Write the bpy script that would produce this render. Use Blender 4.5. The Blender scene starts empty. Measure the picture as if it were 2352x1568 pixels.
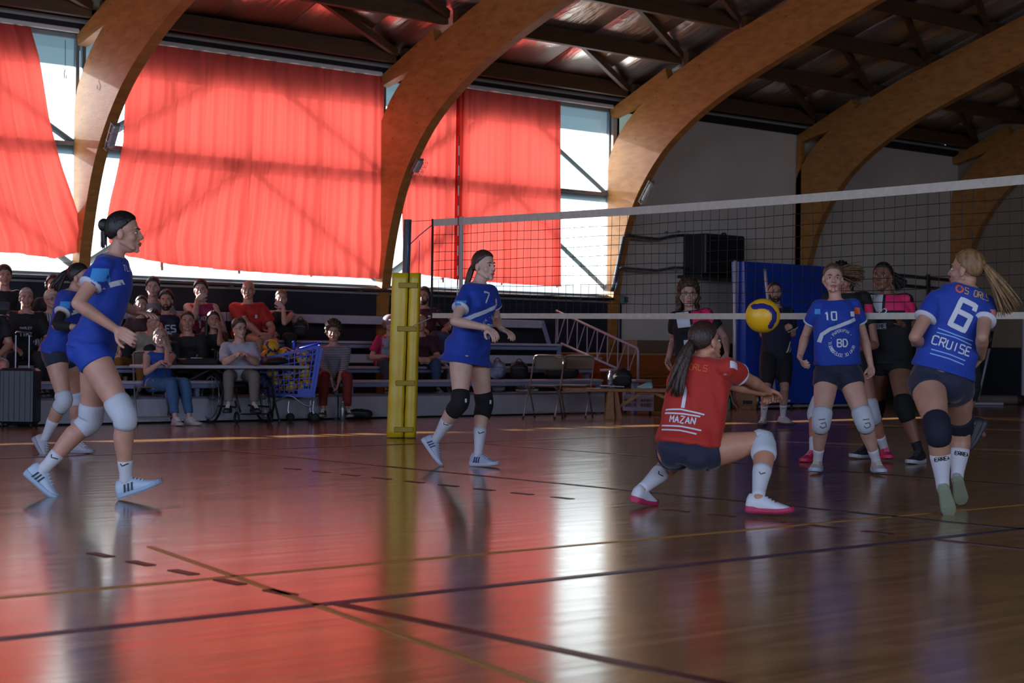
import bpy, math, random
import numpy as np
from mathutils import Vector, Matrix
from mathutils.bvhtree import BVHTree
rnd = random.Random(7)
SC = bpy.context.scene
COL = SC.collection
pi = math.pi

# ---------------------------------------------------------------- camera (real one, held at 0.93 m by the sideline)
FPX = 3914.636; CX, CY = 1176.0, 784.0; CAMH = 0.93
RM = np.array([[0.75609, -0.01153, -0.65438], [-0.65436, 0.00385, -0.75616], [0.01124, 0.99993, -0.00463]])
_q, _r = np.linalg.qr(RM); RM = _q * np.sign(np.diag(_r))
CAMP = np.array([0.0, 0.0, CAMH])
cam = bpy.data.cameras.new('camera'); camo = bpy.data.objects.new('camera', cam); COL.objects.link(camo)
m4 = np.eye(4); m4[:3, :3] = RM; m4[:3, 3] = CAMP
camo.matrix_world = Matrix(m4.tolist())
cam.sensor_width = 36.0; cam.lens = FPX / 2352 * 36; cam.clip_end = 300
cam.dof.use_dof = True; cam.dof.focus_distance = 13.0; cam.dof.aperture_fstop = 4.0
SC.camera = camo

def srgb(h):
    if isinstance(h, str):
        h = h.lstrip('#'); c = [int(h[i:i+2], 16) / 255 for i in (0, 2, 4)]
    else: c = h
    return tuple(x / 12.92 if x <= .04045 else ((x + .055) / 1.055) ** 2.4 for x in c) + (1.0,)

# ---------------------------------------------------------------- world, sun, added fill lights, exposure
w = bpy.data.worlds.new('sky'); SC.world = w; w.use_nodes = True
bg = w.node_tree.nodes['Background']; bg.inputs[0].default_value = srgb('#a9d2e6'); bg.inputs[1].default_value = 1.5
sun = bpy.data.lights.new('sun', 'SUN'); suno = bpy.data.objects.new('sun', sun); COL.objects.link(suno)
sun.energy = 32.0; sun.angle = math.radians(0.6); sun.color = (1.0, 0.99, 0.96)
SUND = Vector((0.36, -1.0, -0.34)).normalized()
suno.rotation_euler = SUND.to_track_quat('-Z', 'Y').to_euler(); suno.location = (10, 40, 12)
def area(name, loc, d, sx, sy, e, colr):
    l = bpy.data.lights.new(name, 'AREA'); l.shape = 'RECTANGLE'; l.size = sx; l.size_y = sy; l.energy = e; l.color = colr
    o = bpy.data.objects.new(name, l); COL.objects.link(o); o.location = loc
    o.rotation_euler = Vector(d).to_track_quat('-Z', 'Y').to_euler(); return o
area('fill_light', (1, -10.2, 3.6), (0, 1, -.12), 15, 3.0, 1500, (0.62, 0.74, 1.0))  # unseen bluish fill, added to brighten the camera side
area('fill_light', (-7.6, 6, 3.6), (1, 0, -.12), 18, 3.0, 1300, (0.55, 0.70, 1.0))  # second added fill, unseen at the near end of the hall
SC.view_settings.view_transform = 'Standard'; SC.view_settings.look = 'None'
SC.view_settings.gamma = 1.0; SC.view_settings.use_curve_mapping = False
SC.view_settings.exposure = 0.0
SC.cycles.max_bounces = 8; SC.cycles.diffuse_bounces = 4; SC.cycles.glossy_bounces = 3; SC.cycles.transparent_max_bounces = 12
SC.cycles.caustics_reflective = False; SC.cycles.caustics_refractive = False
SC.cycles.sample_clamp_indirect = 6.0

# ---------------------------------------------------------------- picture ray helpers (measured points -> metres)
def ray(px, py): return RM @ np.array([px - CX, CY - py, -FPX])
def pz(px, py, z=0.0):
    r = ray(px, py); return CAMP + (z - CAMH) / r[2] * r
def pv(px, py, v):
    r = ray(px, py); return CAMP + v / r[1] * r
def pu(px, py, u):
    r = ray(px, py); return CAMP + u / r[0] * r
def pd(px, py, d): return CAMP + ray(px, py) * (d / FPX)
def depth(p): return float(-(RM.T @ (np.asarray(p) - CAMP))[2])
RIGHT = np.array([RM[0, 0], RM[1, 0], 0]); RIGHT /= np.linalg.norm(RIGHT)
TOCAM = np.array([RM[0, 2], RM[1, 2], 0]); TOCAM /= np.linalg.norm(TOCAM)
UP = np.array([0, 0, 1.0])

# ---------------------------------------------------------------- materials
MATS = {}
def mat(name, col, rough=.6, metal=0, noise=0, nscale=8, bump=0, bscale=30, stretch=None, spec=None, col2=None, emis=None, coat=0, sheen=0):
    if name in MATS: return MATS[name]
    m = bpy.data.materials.new(name); m.use_nodes = True; nt = m.node_tree; b = nt.nodes['Principled BSDF']
    c = srgb(col)
    b.inputs['Base Color'].default_value = c; b.inputs['Roughness'].default_value = rough; b.inputs['Metallic'].default_value = metal
    if spec is not None: b.inputs['Specular IOR Level'].default_value = spec
    if coat: b.inputs['Coat Weight'].default_value = coat
    if sheen: b.inputs['Sheen Weight'].default_value = sheen
    if emis: b.inputs['Emission Color'].default_value = srgb(emis[0]); b.inputs['Emission Strength'].default_value = emis[1]
    tc = nt.nodes.new('ShaderNodeTexCoord'); src = tc.outputs['Object']
    if stretch:
        mp = nt.nodes.new('ShaderNodeMapping'); mp.inputs['Scale'].default_value = stretch; nt.links.new(src, mp.inputs[0]); src = mp.outputs[0]
    if noise or col2:
        n = nt.nodes.new('ShaderNodeTexNoise'); n.inputs['Scale'].default_value = nscale; n.inputs['Detail'].default_value = 4; nt.links.new(src, n.inputs['Vector'])
        mx = nt.nodes.new('ShaderNodeMix'); mx.data_type = 'RGBA'
        cr = nt.nodes.new('ShaderNodeMapRange'); cr.inputs[1].default_value = .35; cr.inputs[2].default_value = .65; nt.links.new(n.outputs[0], cr.inputs[0])
        nt.links.new(cr.outputs[0], mx.inputs[0])
        if col2: a2 = srgb(col2); a1 = c
        else: a1 = tuple(max(0, x * (1 - noise)) for x in c[:3]) + (1,); a2 = tuple(min(1, x * (1 + noise)) for x in c[:3]) + (1,)
        mx.inputs[6].default_value = a1; mx.inputs[7].default_value = a2; nt.links.new(mx.outputs[2], b.inputs['Base Color'])
    if bump:
        n2 = nt.nodes.new('ShaderNodeTexNoise'); n2.inputs['Scale'].default_value = bscale; n2.inputs['Detail'].default_value = 3; nt.links.new(src, n2.inputs['Vector'])
        bp = nt.nodes.new('ShaderNodeBump'); bp.inputs['Strength'].default_value = bump; bp.inputs['Distance'].default_value = .01
        nt.links.new(n2.outputs[0], bp.inputs['Height']); nt.links.new(bp.outputs[0], b.inputs['Normal'])
    MATS[name] = m; return m

# ---------------------------------------------------------------- mesh building
class MB:
    def __init__(s): s.v = []; s.f = []; s.mi = []; s.cur = 0
    def add(s, vs, fs):
        o = len(s.v); s.v.extend([tuple(map(float, p)) for p in vs]); s.f.extend([tuple(i + o for i in f) for f in fs]); s.mi.extend([s.cur] * len(fs)); return s
    def box(s, c, d, ax=None):
        c = np.asarray(c, float); A = np.eye(3) if ax is None else np.asarray(ax, float)
        vs = [c + A[0] * x * d[0] / 2 + A[1] * y * d[1] / 2 + A[2] * z * d[2] / 2 for x in (-1, 1) for y in (-1, 1) for z in (-1, 1)]
        return s.add(vs, [(0, 1, 3, 2), (4, 6, 7, 5), (0, 4, 5, 1), (2, 3, 7, 6), (0, 2, 6, 4), (1, 5, 7, 3)])
    def beam(s, p, q, w, h, up=(0, 0, 1)):
        p = np.asarray(p, float); q = np.asarray(q, float); d = q - p; L = np.linalg.norm(d); d = d / L
        x = np.cross(d, up); x /= max(1e-9, np.linalg.norm(x)); y = np.cross(x, d)
        return s.box((p + q) / 2, (w, L, h), (x, d, y))
    def bbox(s, c, d, b=.005, ax=None):      # box with chamfered edges
        c = np.asarray(c, float); A = np.eye(3) if ax is None else np.asarray(ax, float); hx, hy, hz = [k / 2 for k in d]; b = min(b, hx * .9, hy * .9, hz * .9)
        rings = []
        for (z, k) in ((-hz, b), (-hz + b, 0), (hz - b, 0), (hz, b)):
            x, y = hx - k, hy - k; q = b
            rings.append([c + A[0] * px + A[1] * py + A[2] * z for px, py in ((x - q, -y), (x, -y + q), (x, y - q), (x - q, y), (-x + q, y), (-x, y - q), (-x, -y + q), (-x + q, -y))])
        return s.rings(rings)
    def rings(s, R, cap=True, closed=True):
        n = len(R[0]); vs = [p for r in R for p in r]; fs = []
        for i in range(len(R) - 1):
            for j in range(n if closed else n - 1):
                k = (j + 1) % n; fs.append((i * n + j, i * n + k, (i + 1) * n + k, (i + 1) * n + j))
        if cap: fs.append(tuple(range(n))[::-1]); fs.append(tuple((len(R) - 1) * n + j for j in range(n)))
        return s.add(vs, fs)
    def tube(s, P, r, n=10, cap=True, round_=False):
        P = [np.asarray(p, float) for p in P]; rr = r if hasattr(r, '__len__') else [r] * len(P)
        T = []
        for i in range(len(P)):
            a = P[max(0, i - 1)]; b = P[min(len(P) - 1, i + 1)]; t = b - a; T.append(t / max(1e-9, np.linalg.norm(t)))
        x = np.cross(T[0], (0, 0, 1) if abs(T[0][2]) < .9 else (1, 0, 0)); x /= np.linalg.norm(x); R = []
        if round_:
            P = [P[0] - T[0] * rr[0] * k for k in (1, .8, .45)] + P + [P[-1] + T[-1] * rr[-1] * k for k in (.45, .8, 1)]
            rr = [rr[0] * k for k in (.12, .6, .9)] + list(rr) + [rr[-1] * k for k in (.9, .6, .12)]; T = [T[0]] * 3 + T + [T[-1]] * 3
        for p, t, q in zip(P, T, rr):
            x = x - t * (x @ t); x /= max(1e-9, np.linalg.norm(x)); y = np.cross(t, x)
            R.append([p + q * (x * math.cos(2 * pi * j / n) + y * math.sin(2 * pi * j / n)) for j in range(n)])
        return s.rings(R, cap)
    def lathe(s, c, prof, n=20, ax=(0, 0, 1)):
        z = np.asarray(ax, float); z /= np.linalg.norm(z); x = np.cross(z, (0, 1, 0) if abs(z[1]) < .9 else (1, 0, 0)); x /= np.linalg.norm(x); y = np.cross(z, x); c = np.asarray(c, float)
        return s.rings([[c + z * h + max(r, 1e-4) * (x * math.cos(2 * pi * j / n) + y * math.sin(2 * pi * j / n)) for j in range(n)] for r, h in prof])
    def ell(s, c, r, ax=None, nu=20, nv=12):
        c = np.asarray(c, float); A = np.eye(3) if ax is None else np.asarray(ax, float); R = []
        for i in range(nv + 1):
            t = pi * (i + (1e-3 if i == 0 else (-1e-3 if i == nv else 0))) / nv
            R.append([c + A[0] * r[0] * math.sin(t) * math.cos(2 * pi * j / nu) + A[1] * r[1] * math.sin(t) * math.sin(2 * pi * j / nu) - A[2] * r[2] * math.cos(t) for j in range(nu)])
        return s.rings(R)
    def grid(s, F, nu, nv):
        vs = [F(i / nu, j / nv) for j in range(nv + 1) for i in range(nu + 1)]
        return s.add(vs, [(j * (nu + 1) + i, j * (nu + 1) + i + 1, (j + 1) * (nu + 1) + i + 1, (j + 1) * (nu + 1) + i) for j in range(nv) for i in range(nu)])
    def prism(s, poly, a, b):               # poly: list of 3D points, extruded by vectors a..b
        n = len(poly); P = [np.asarray(p, float) for p in poly]
        return s.rings([[p + np.asarray(a) for p in P], [p + np.asarray(b) for p in P]])
    def build(s, name, m, parent=None, smooth=False):
        me = bpy.data.meshes.new(name); V = np.array(s.v, float)
        if parent is not None: V = V - np.array(rootloc(parent))
        me.from_pydata(V.tolist(), [], s.f)
        for q in (m if isinstance(m, (list, tuple)) else [m]): me.materials.append(q)
        if isinstance(m, (list, tuple)): me.polygons.foreach_set('material_index', s.mi)
        if smooth: me.polygons.foreach_set('use_smooth', [True] * len(me.polygons))
        me.update(); o = bpy.data.objects.new(name, me); COL.objects.link(o)
        if parent is not None: o.parent = parent
        return o
def rootloc(p):
    while p.parent: p = p.parent
    return tuple(p.location)
def tag(o, label=None, cat=None, group=None, kind=None):
    if label: o['label'] = label
    if cat: o['category'] = cat
    if group: o['group'] = group
    if kind: o['kind'] = kind
    return o
def thing(name, label, cat, loc=(0, 0, 0), group=None):
    o = bpy.data.objects.new(name, None); COL.objects.link(o); o.location = tuple(map(float, loc)); o.empty_display_size = .1
    return tag(o, label, cat, group)
def copy_tree(o, parent=None):
    c = o.copy(); COL.objects.link(c)
    if parent is not None: c.parent = parent
    for ch in list(o.children): copy_tree(ch, c)
    return c
def struct(name, mb, m, smooth=False, parent=None): return tag(mb.build(name, m, parent, smooth), kind='structure')
def nrm(a): a = np.asarray(a, float); return a / max(1e-9, np.linalg.norm(a))
# ================================================================ THE HALL
VW = 20.6                                   # inner face of the window wall
COLU = [5.45, 10.3, 15.2, 20.0, 24.85, 29.8]  # arch positions along the wall
UE = 29.95
# --- floor: varnished strip parquet
def floor_mat():
    m = bpy.data.materials.new('varnished strip parquet'); m.use_nodes = True; nt = m.node_tree; b = nt.nodes['Principled BSDF']; L = nt.links.new
    tc = nt.nodes.new('ShaderNodeTexCoord')
    br = nt.nodes.new('ShaderNodeTexBrick'); br.inputs['Scale'].default_value = 1.0; br.inputs['Brick Width'].default_value = .9; br.inputs['Row Height'].default_value = .07
    br.inputs['Mortar Size'].default_value = .0012; br.inputs['Color1'].default_value = srgb('#b08350'); br.inputs['Color2'].default_value = srgb('#966a3c'); br.inputs['Mortar'].default_value = srgb('#5c3a1c')
    br.offset = .37; L(tc.outputs['Object'], br.inputs['Vector'])
    mp = nt.nodes.new('ShaderNodeMapping'); mp.inputs['Scale'].default_value = (1.5, 16, 1); L(tc.outputs['Object'], mp.inputs[0])
    n = nt.nodes.new('ShaderNodeTexNoise'); n.inputs['Scale'].default_value = 1.4; n.inputs['Detail'].default_value = 5; L(mp.outputs[0], n.inputs['Vector'])
    mx = nt.nodes.new('ShaderNodeMix'); mx.data_type = 'RGBA'; mx.blend_type = 'MULTIPLY'; mx.inputs[0].default_value = .55
    cr = nt.nodes.new('ShaderNodeValToRGB'); cr.color_ramp.elements[0].position = .35; cr.color_ramp.elements[0].color = (.45, .45, .45, 1); cr.color_ramp.elements[1].position = .7; cr.color_ramp.elements[1].color = (1, 1, 1, 1)
    L(n.outputs[0], cr.inputs[0]); L(br.outputs['Color'], mx.inputs[6]); L(cr.outputs[0], mx.inputs[7]); L(mx.outputs[2], b.inputs['Base Color'])
    n2 = nt.nodes.new('ShaderNodeTexNoise'); n2.inputs['Scale'].default_value = .9; n2.inputs['Detail'].default_value = 6; L(mp.outputs[0], n2.inputs['Vector'])
    mr = nt.nodes.new('ShaderNodeMapRange'); mr.inputs[1].default_value = .3; mr.inputs[2].default_value = .7; mr.inputs[3].default_value = .13; mr.inputs[4].default_value = .20
    L(n2.outputs[0], mr.inputs[0]); L(mr.outputs[0], b.inputs['Roughness'])
    b.inputs['Specular IOR Level'].default_value = .9
    bp = nt.nodes.new('ShaderNodeBump'); bp.inputs['Strength'].default_value = .06; bp.inputs['Distance'].default_value = .01; L(n2.outputs[0], bp.inputs['Height']); L(bp.outputs[0], b.inputs['Normal'])
    return m
fl = struct('floor', MB().box((11, 5, -.1), (38.2, 31.6, .2)), floor_mat())
def line_(name, u0, v0, u1, v1, wd, m):
    p = np.array([u0, v0, 0.0015]); q = np.array([u1, v1, .0015]); o = MB().beam(p, q, wd, .003).build(name, m, fl); return tag(o, kind='structure')
blue = mat('blue line paint', '#3a3040', .4); dred = mat('dark red line paint', '#4a1614', .4); blk = mat('black line paint', '#2b2320', .45); yel = mat('yellow line paint', '#9c7236', .35)
line_('court_line', -7, 5.11, 29.5, 5.11, .05, blue)
line_('court_line', 3.58, 5.08, 3.58, -10, .05, dred)
line_('court_line', 7.21, 5.08, 7.21, -10, .05, dred)
for uu in (3.57, 7.24):
    for k in range(5): line_('court_line', uu, 5.36 + .36 * k, uu, 5.54 + .36 * k, .05, dred)
line_('court_line', 2.0, 5.94, 29, 5.94, .03, yel)
line_('court_line', 3.9, 7.05, 2.9, 2.2, .03, yel)
line_('court_line', 8.03, 13.2, 8.03, -1, .05, blk)
for k in range(9): line_('court_line', 7.26, 7.8 + .38 * k, 7.26, 7.98 + .38 * k, .05, blk)
line_('court_line', 4, 13.15, 29.5, 13.15, .05, blk)
line_('court_line', 10.75, 13.15, 10.75, 0, .05, blk)
# --- walls
plaster = mat('beige plaster', '#cdbfb0', .85, noise=.06, nscale=1.2, bump=.08, bscale=60)
dark = mat('dark navy painted panel', '#20242f', .55, noise=.1, nscale=2)
darkn = mat('dark painted wainscot', '#1a1e26', .6, noise=.1, nscale=2)
struct('wall_left', MB().box((11, VW + .15, .92), (38, .3, 1.84)).box((25.0, VW + .15, 3.52), (9.95, .3, 3.36)).box((-3.7, VW + .15, 3.52), (8.6, .3, 3.36)), plaster)
struct('trim_1', MB().box((8.1, VW - .012, .92), (24.3, .024, 1.78)), dark)
struct('trim_2', MB().box((25.1, VW - .012, .54), (9.7, .024, 1.08)), darkn)
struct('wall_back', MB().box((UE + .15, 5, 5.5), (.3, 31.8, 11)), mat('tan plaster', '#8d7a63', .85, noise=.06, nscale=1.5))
struct('trim_3', MB().box((UE - .012, 5, .54), (.024, 31, 1.08)), darkn)
struct('wall_right', MB().box((11, -10.75, 3), (38.2, .3, 6)), plaster)
struct('wall_front', MB().box((-8.1, 5, 5.5), (.3, 31.8, 11)), plaster)
# --- foil lined roof, sheet by sheet
def foil():
    m = bpy.data.materials.new('wrinkled foil insulation'); m.use_nodes = True; nt = m.node_tree; b = nt.nodes['Principled BSDF']; L = nt.links.new
    b.inputs['Base Color'].default_value = srgb('#d6cec6'); b.inputs['Metallic'].default_value = .85; b.inputs['Roughness'].default_value = .3
    tc = nt.nodes.new('ShaderNodeTexCoord'); mp = nt.nodes.new('ShaderNodeMapping'); mp.inputs['Scale'].default_value = (4, .9, 1); mp.inputs['Rotation'].default_value = (0, 0, .25); L(tc.outputs['Object'], mp.inputs[0])
    n = nt.nodes.new('ShaderNodeTexNoise'); n.inputs['Scale'].default_value = 2.2; n.inputs['Detail'].default_value = 6; n.inputs['Distortion'].default_value = .6; L(mp.outputs[0], n.inputs['Vector'])
    bp = nt.nodes.new('ShaderNodeBump'); bp.inputs['Strength'].default_value = .55; bp.inputs['Distance'].default_value = .05; L(n.outputs[0], bp.inputs['Height']); L(bp.outputs[0], b.inputs['Normal'])
    return m
FO = foil()
SL = .325
def zr(v): return 5.36 + SL * (20.2 - (v if v > 5 else 10 - v))
ce = struct('ceiling', MB().add([(-8, 21.8, zr(21.8) + .16), (UE, 21.8, zr(21.8) + .16), (UE, 5, zr(5) + .16), (-8, 5, zr(5) + .16), (UE, -11.8, zr(-11.8) + .16), (-8, -11.8, zr(-11.8) + .16)], [(0, 1, 2, 3), (3, 2, 4, 5)]), mat('roof boards', '#33261c', .8))
uu = 6.0; k = 0
while uu < UE:
    zo = .0 + .012 * (k % 2) + rnd.uniform(-.004, .004); u1 = min(UE, uu + 1.22)
    mb = MB(); n = 14
    R = []
    for i in range(n + 1):
        v = 20.45 - (20.45 - 5.0) * i / n; z = zr(v) + .03 + zo
        sg = -.02 * math.sin(pi * ((v * .8) % 1))
        R.append([(uu, v, z), (uu + .4, v, z + sg), (uu + .8, v, z + sg * .8), (u1, v, z), (u1, v, z + .02), (uu, v, z + .02)])
    mb.rings(R); o = mb.build('ceiling_panel', FO, ce, True); tag(o, kind='structure'); uu += 1.2; k += 1
# --- glulam arches, struts, roof beams, wind braces
def timber(name, c1, c2, st):
    m = mat(name, c1, .5, col2=c2, nscale=3, bump=.12, bscale=12, stretch=st); nt = m.node_tree; b = nt.nodes['Principled BSDF']; L = nt.links.new
    # knots and laminations
    tc = nt.nodes.new('ShaderNodeTexCoord'); vo = nt.nodes.new('ShaderNodeTexVoronoi'); vo.inputs['Scale'].default_value = 5.5; mp = nt.nodes.new('ShaderNodeMapping'); mp.inputs['Scale'].default_value = (1, .8, 1.25)
    L(tc.outputs['Object'], mp.inputs[0]); L(mp.outputs[0], vo.inputs['Vector'])
    r = nt.nodes.new('ShaderNodeMapRange'); r.inputs[1].default_value = .07; r.inputs[2].default_value = .14; r.inputs[3].default_value = .45; r.inputs[4].default_value = 1; L(vo.outputs['Distance'], r.inputs[0])
    mx = nt.nodes.new('ShaderNodeMix'); mx.data_type = 'RGBA'; mx.blend_type = 'MULTIPLY'; mx.inputs[0].default_value = .8
    old = b.inputs['Base Color'].links[0].from_socket; L(old, mx.inputs[6]); L(r.outputs[0], mx.inputs[7]); L(mx.outputs[2], b.inputs['Base Color']); return m
GL = timber('varnished glulam', '#96602a', '#ab7338', (1, 1.5, 5))
GD = timber('dark stained beam timber', '#47311c', '#553b22', (1.2, 6, 6))
INT = [(20.56, 0), (20.5, 1.3), (20.42, 2.0), (20.27, 2.65), (20.05, 3.25), (19.77, 3.7), (19.42, 4.1), (19.05, 4.4), (18.6, 4.68), (18.1, 4.93), (17.5, 5.17), (16.8, 5.42), (16.0, 5.70), (15.0, 6.03), (13.0, 6.68), (10.0, 7.65), (7.5, 8.42), (5.0, 8.85)]
EXT = [(20.6, 0), (20.6, 1.6), (20.6, 2.4), (20.6, 3.1), (20.6, 3.7), (20.58, 4.15), (20.36, 4.52), (20.05, 4.83), (19.6, 5.13), (19.0, 5.45), (18.4, 5.70), (17.6, 5.97), (16.8, 6.22), (15.7, 6.58), (13.3, 7.36), (10.2, 8.37), (7.6, 9.2), (5.0, 9.9)]
def spl(P, k=3):
    out = []
    for i in range(len(P) - 1):
        p0 = np.array(P[max(0, i - 1)]); p1 = np.array(P[i]); p2 = np.array(P[i + 1]); p3 = np.array(P[min(len(P) - 1, i + 2)])
        for j in range(k):
            t = j / k; out.append(.5 * (2 * p1 + (p2 - p0) * t + (2 * p0 - 5 * p1 + 4 * p2 - p3) * t * t + (-p0 + 3 * p1 - 3 * p2 + p3) * t ** 3))
    out.append(np.array(P[-1], float)); return out
I2, E2 = spl(INT), spl(EXT)
full = [(a, b) for a, b in zip(I2, E2)]
mirror = [(np.array([10 - a[0], a[1]]), np.array([10 - b[0], b[1]])) for a, b in full[::-1][1:]]
AW = .16
for k, u in enumerate(COLU):
    R = [[(u - AW / 2, a[0], a[1]), (u + AW / 2, a[0], a[1]), (u + AW / 2, b[0], b[1]), (u - AW / 2, b[0], b[1])] for a, b in full + mirror]
    ar = struct('arch_beam', MB().rings(R), GL)
    mb = MB().rings([[(u + s * AW * .47, 20.54, 4.83), (u + s * AW * .47, 20.58, 4.97), (u + s * AW * .47, 19.3, 5.52), (u + s * AW * .47, 19.2, 5.20), (u + s * AW * .47, 19.9, 4.98)] for s in (-1, 1)])
    tag(mb.build('strut', GL, ar), kind='structure')
    if k == 4: tag(MB().box((u - .03, 20.52, 3.3), (.1, .12, 3.1)).build('post', GL, ar), kind='structure')
for k in range(len(COLU) - 1):
    a, b = COLU[k] + AW / 2, COLU[k + 1] - AW / 2
    if k == 4: b = UE
    for j in range(13):
        v = 20.2 - 1.22 * j
        mb = MB().box(((a + b) / 2, v, zr(v) - .1), (b - a, .1, .23)); struct('roof_beam', mb, GD)
        if j in (0, 1, 2, 3) :
            m0 = (a + b) / 2 + .1; v2 = v - 1.17
            struct('brace_beam', MB().beam((b - .02, v - .06, zr(v) - .08), (m0, v2, zr(v2) - .06), .07, .11), GD)
# eaves: dark fascia above the curtain rail, roof overhang outside
fas = mat('dark eaves board', '#17130f', .7)
struct('wall_left_trim', MB().box((11, VW + .02, 5.1), (38, .06, .22)), fas)
struct('ceiling_trim', MB().box((11, VW + .85, 5.16), (38, 1.75, .06)), mat('white soffit board', '#9a9a96', .7))
tan_shade = None
# --- translucent glazing with metal framing, one window per bay
def pane_mat(name='frosted glazing sheet', clear=.055):
    m = bpy.data.materials.new(name); m.use_nodes = True; nt = m.node_tree; nt.nodes.clear(); L = nt.links.new
    o = nt.nodes.new('ShaderNodeOutputMaterial'); t = nt.nodes.new('ShaderNodeBsdfTranslucent'); t.inputs[0].default_value = (.42, .44, .45, 1)
    tr = nt.nodes.new('ShaderNodeBsdfTransparent'); tr.inputs[0].default_value = (1, 1, 1, 1); g = nt.nodes.new('ShaderNodeBsdfGlossy'); g.inputs['Roughness'].default_value = .15; g.inputs[0].default_value = (.8, .8, .8, 1)
    m1 = nt.nodes.new('ShaderNodeMixShader'); m1.inputs[0].default_value = clear; m2 = nt.nodes.new('ShaderNodeMixShader'); m2.inputs[0].default_value = .04
    L(t.outputs[0], m1.inputs[1]); L(tr.outputs[0], m1.inputs[2]); L(m1.outputs[0], m2.inputs[1]); L(g.outputs[0], m2.inputs[2]); L(m2.outputs[0], o.inputs[0]); return m
PM = pane_mat(); PC = pane_mat('clear glazing strip', .8)
alu = mat('grey window metal', '#8f979c', .4, .6); alud = mat('steel bracing', '#7d7f82', .5, .3)
sillm = mat('pale metal sill', '#9c9a98', .45, .4); pipem = mat('grey heating pipe', '#6f747a', .35, .7)
for k in range(3 + 1):
    a = COLU[k - 1] if k else .5; b = COLU[k]
    if k == 0: a = .6
    a += .02; b -= .02
    wn = MB()
    for (x0, x1, z0, z1) in ((a, b, 1.84, 1.865), (a, b, 4.93, 5.0), (a, a + .05, 1.84, 5.0), (b - .05, b, 1.84, 5.0), (a, b, 3.53, 3.58)):
        wn.box(((x0 + x1) / 2, VW + .03, (z0 + z1) / 2), (x1 - x0, .07, z1 - z0))
    wf = struct('window_%d' % (k + 1), wn, alu)
    nm = max(2, int(round((b - a) / 1.22))); us = [a + (b - a) * i / nm for i in range(nm + 1)]
    for i in range(nm):
        for (z0, z1) in ((2.0, 3.53), (3.58, 4.93)):
            q = MB().add([(us[i] + .004, VW + .05, z0), (us[i + 1] - .004, VW + .05, z0), (us[i + 1] - .004, VW + .05, z1), (us[i] + .004, VW + .05, z1)], [(0, 1, 2, 3)])
            tag(q.build('pane', PM, wf), kind='structure')
        q = MB().add([(us[i] + .004, VW + .05, 1.865), (us[i + 1] - .004, VW + .05, 1.865), (us[i + 1] - .004, VW + .05, 1.995), (us[i] + .004, VW + .05, 1.995)], [(0, 1, 2, 3)])
        tag(q.build('pane', PC, wf), kind='structure')
        if i: tag(MB().box((us[i], VW + .03, 3.44), (.035, .05, 2.98)).build('mullion', mat('pinkish timber mullion', '#a98478', .6), wf), kind='structure')
    if k:
        mid = (a + b) / 2; vb = VW + .13
        for p, q in (((a, 3.55), (mid, 4.95)), ((mid, 4.95), (b, 3.55)), ((mid, 3.5), (a, 1.95)), ((mid, 3.5), (b, 1.95))):
            tag(MB().beam((p[0], vb, p[1]), (q[0], vb, q[1]), .08, .08, (0, 1, 0)).build('brace', alud, wf), kind='structure')
        rb = tag(MB().box((mid, vb, 3.52), (b - a, .09, .13)).build('rail', alud, wf), kind='structure')
        for i in range(8): tag(MB().lathe((a + .3 + i * (b - a - .6) / 7, VW - .006, 3.555), [(.012, 0), (.012, .01)], 8, (0, 1, 0)).build('bolt', alud, wf), kind='structure')
    # curtain track
    struct('trim_%d' % (4 + k), MB().bbox(((a + b) / 2, VW - .10, 5.01), (b - a - .12, .05, .06), .01), mat('white curtain track', '#cfcac4', .4))
# narrow light at the wall's inner return after the last arch
struct('window_5', MB().box((20.32, VW + .03, 4.45), (.40, .06, 1.1)), alu)
struct('window_6', MB().box((20.32, VW - .005, 4.45), (.3, .01, 1.0)), mat('glowing pale green glass', '#b9d0c4', .2, emis=('#b9d0c4', .35)))  # glass given its own glow in place of daylight
# sill and the two heating pipes below the glazing
struct('trim_9', MB().box((10.2, VW - .05, 1.80), (19.6, .1, .06)).box((10.2, VW - .06, 1.74), (20.0, .05, .03)), sillm)
pp = MB()
for p0, p1 in (((.7, VW - .17, 1.79), (19.9, VW - .17, 1.79)),): pp.tube([p0, p1], .028, 10)
hp = tag(pp.build('heating_pipe', pipem, None, True), 'long grey heating pipe running along the window sill above the bleachers', 'pipe')
for i in range(9): MB().box((1.5 + i * 2.2, VW - .12, 1.76), (.05, .2, .03)).build('bracket', pipem, hp)
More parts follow.
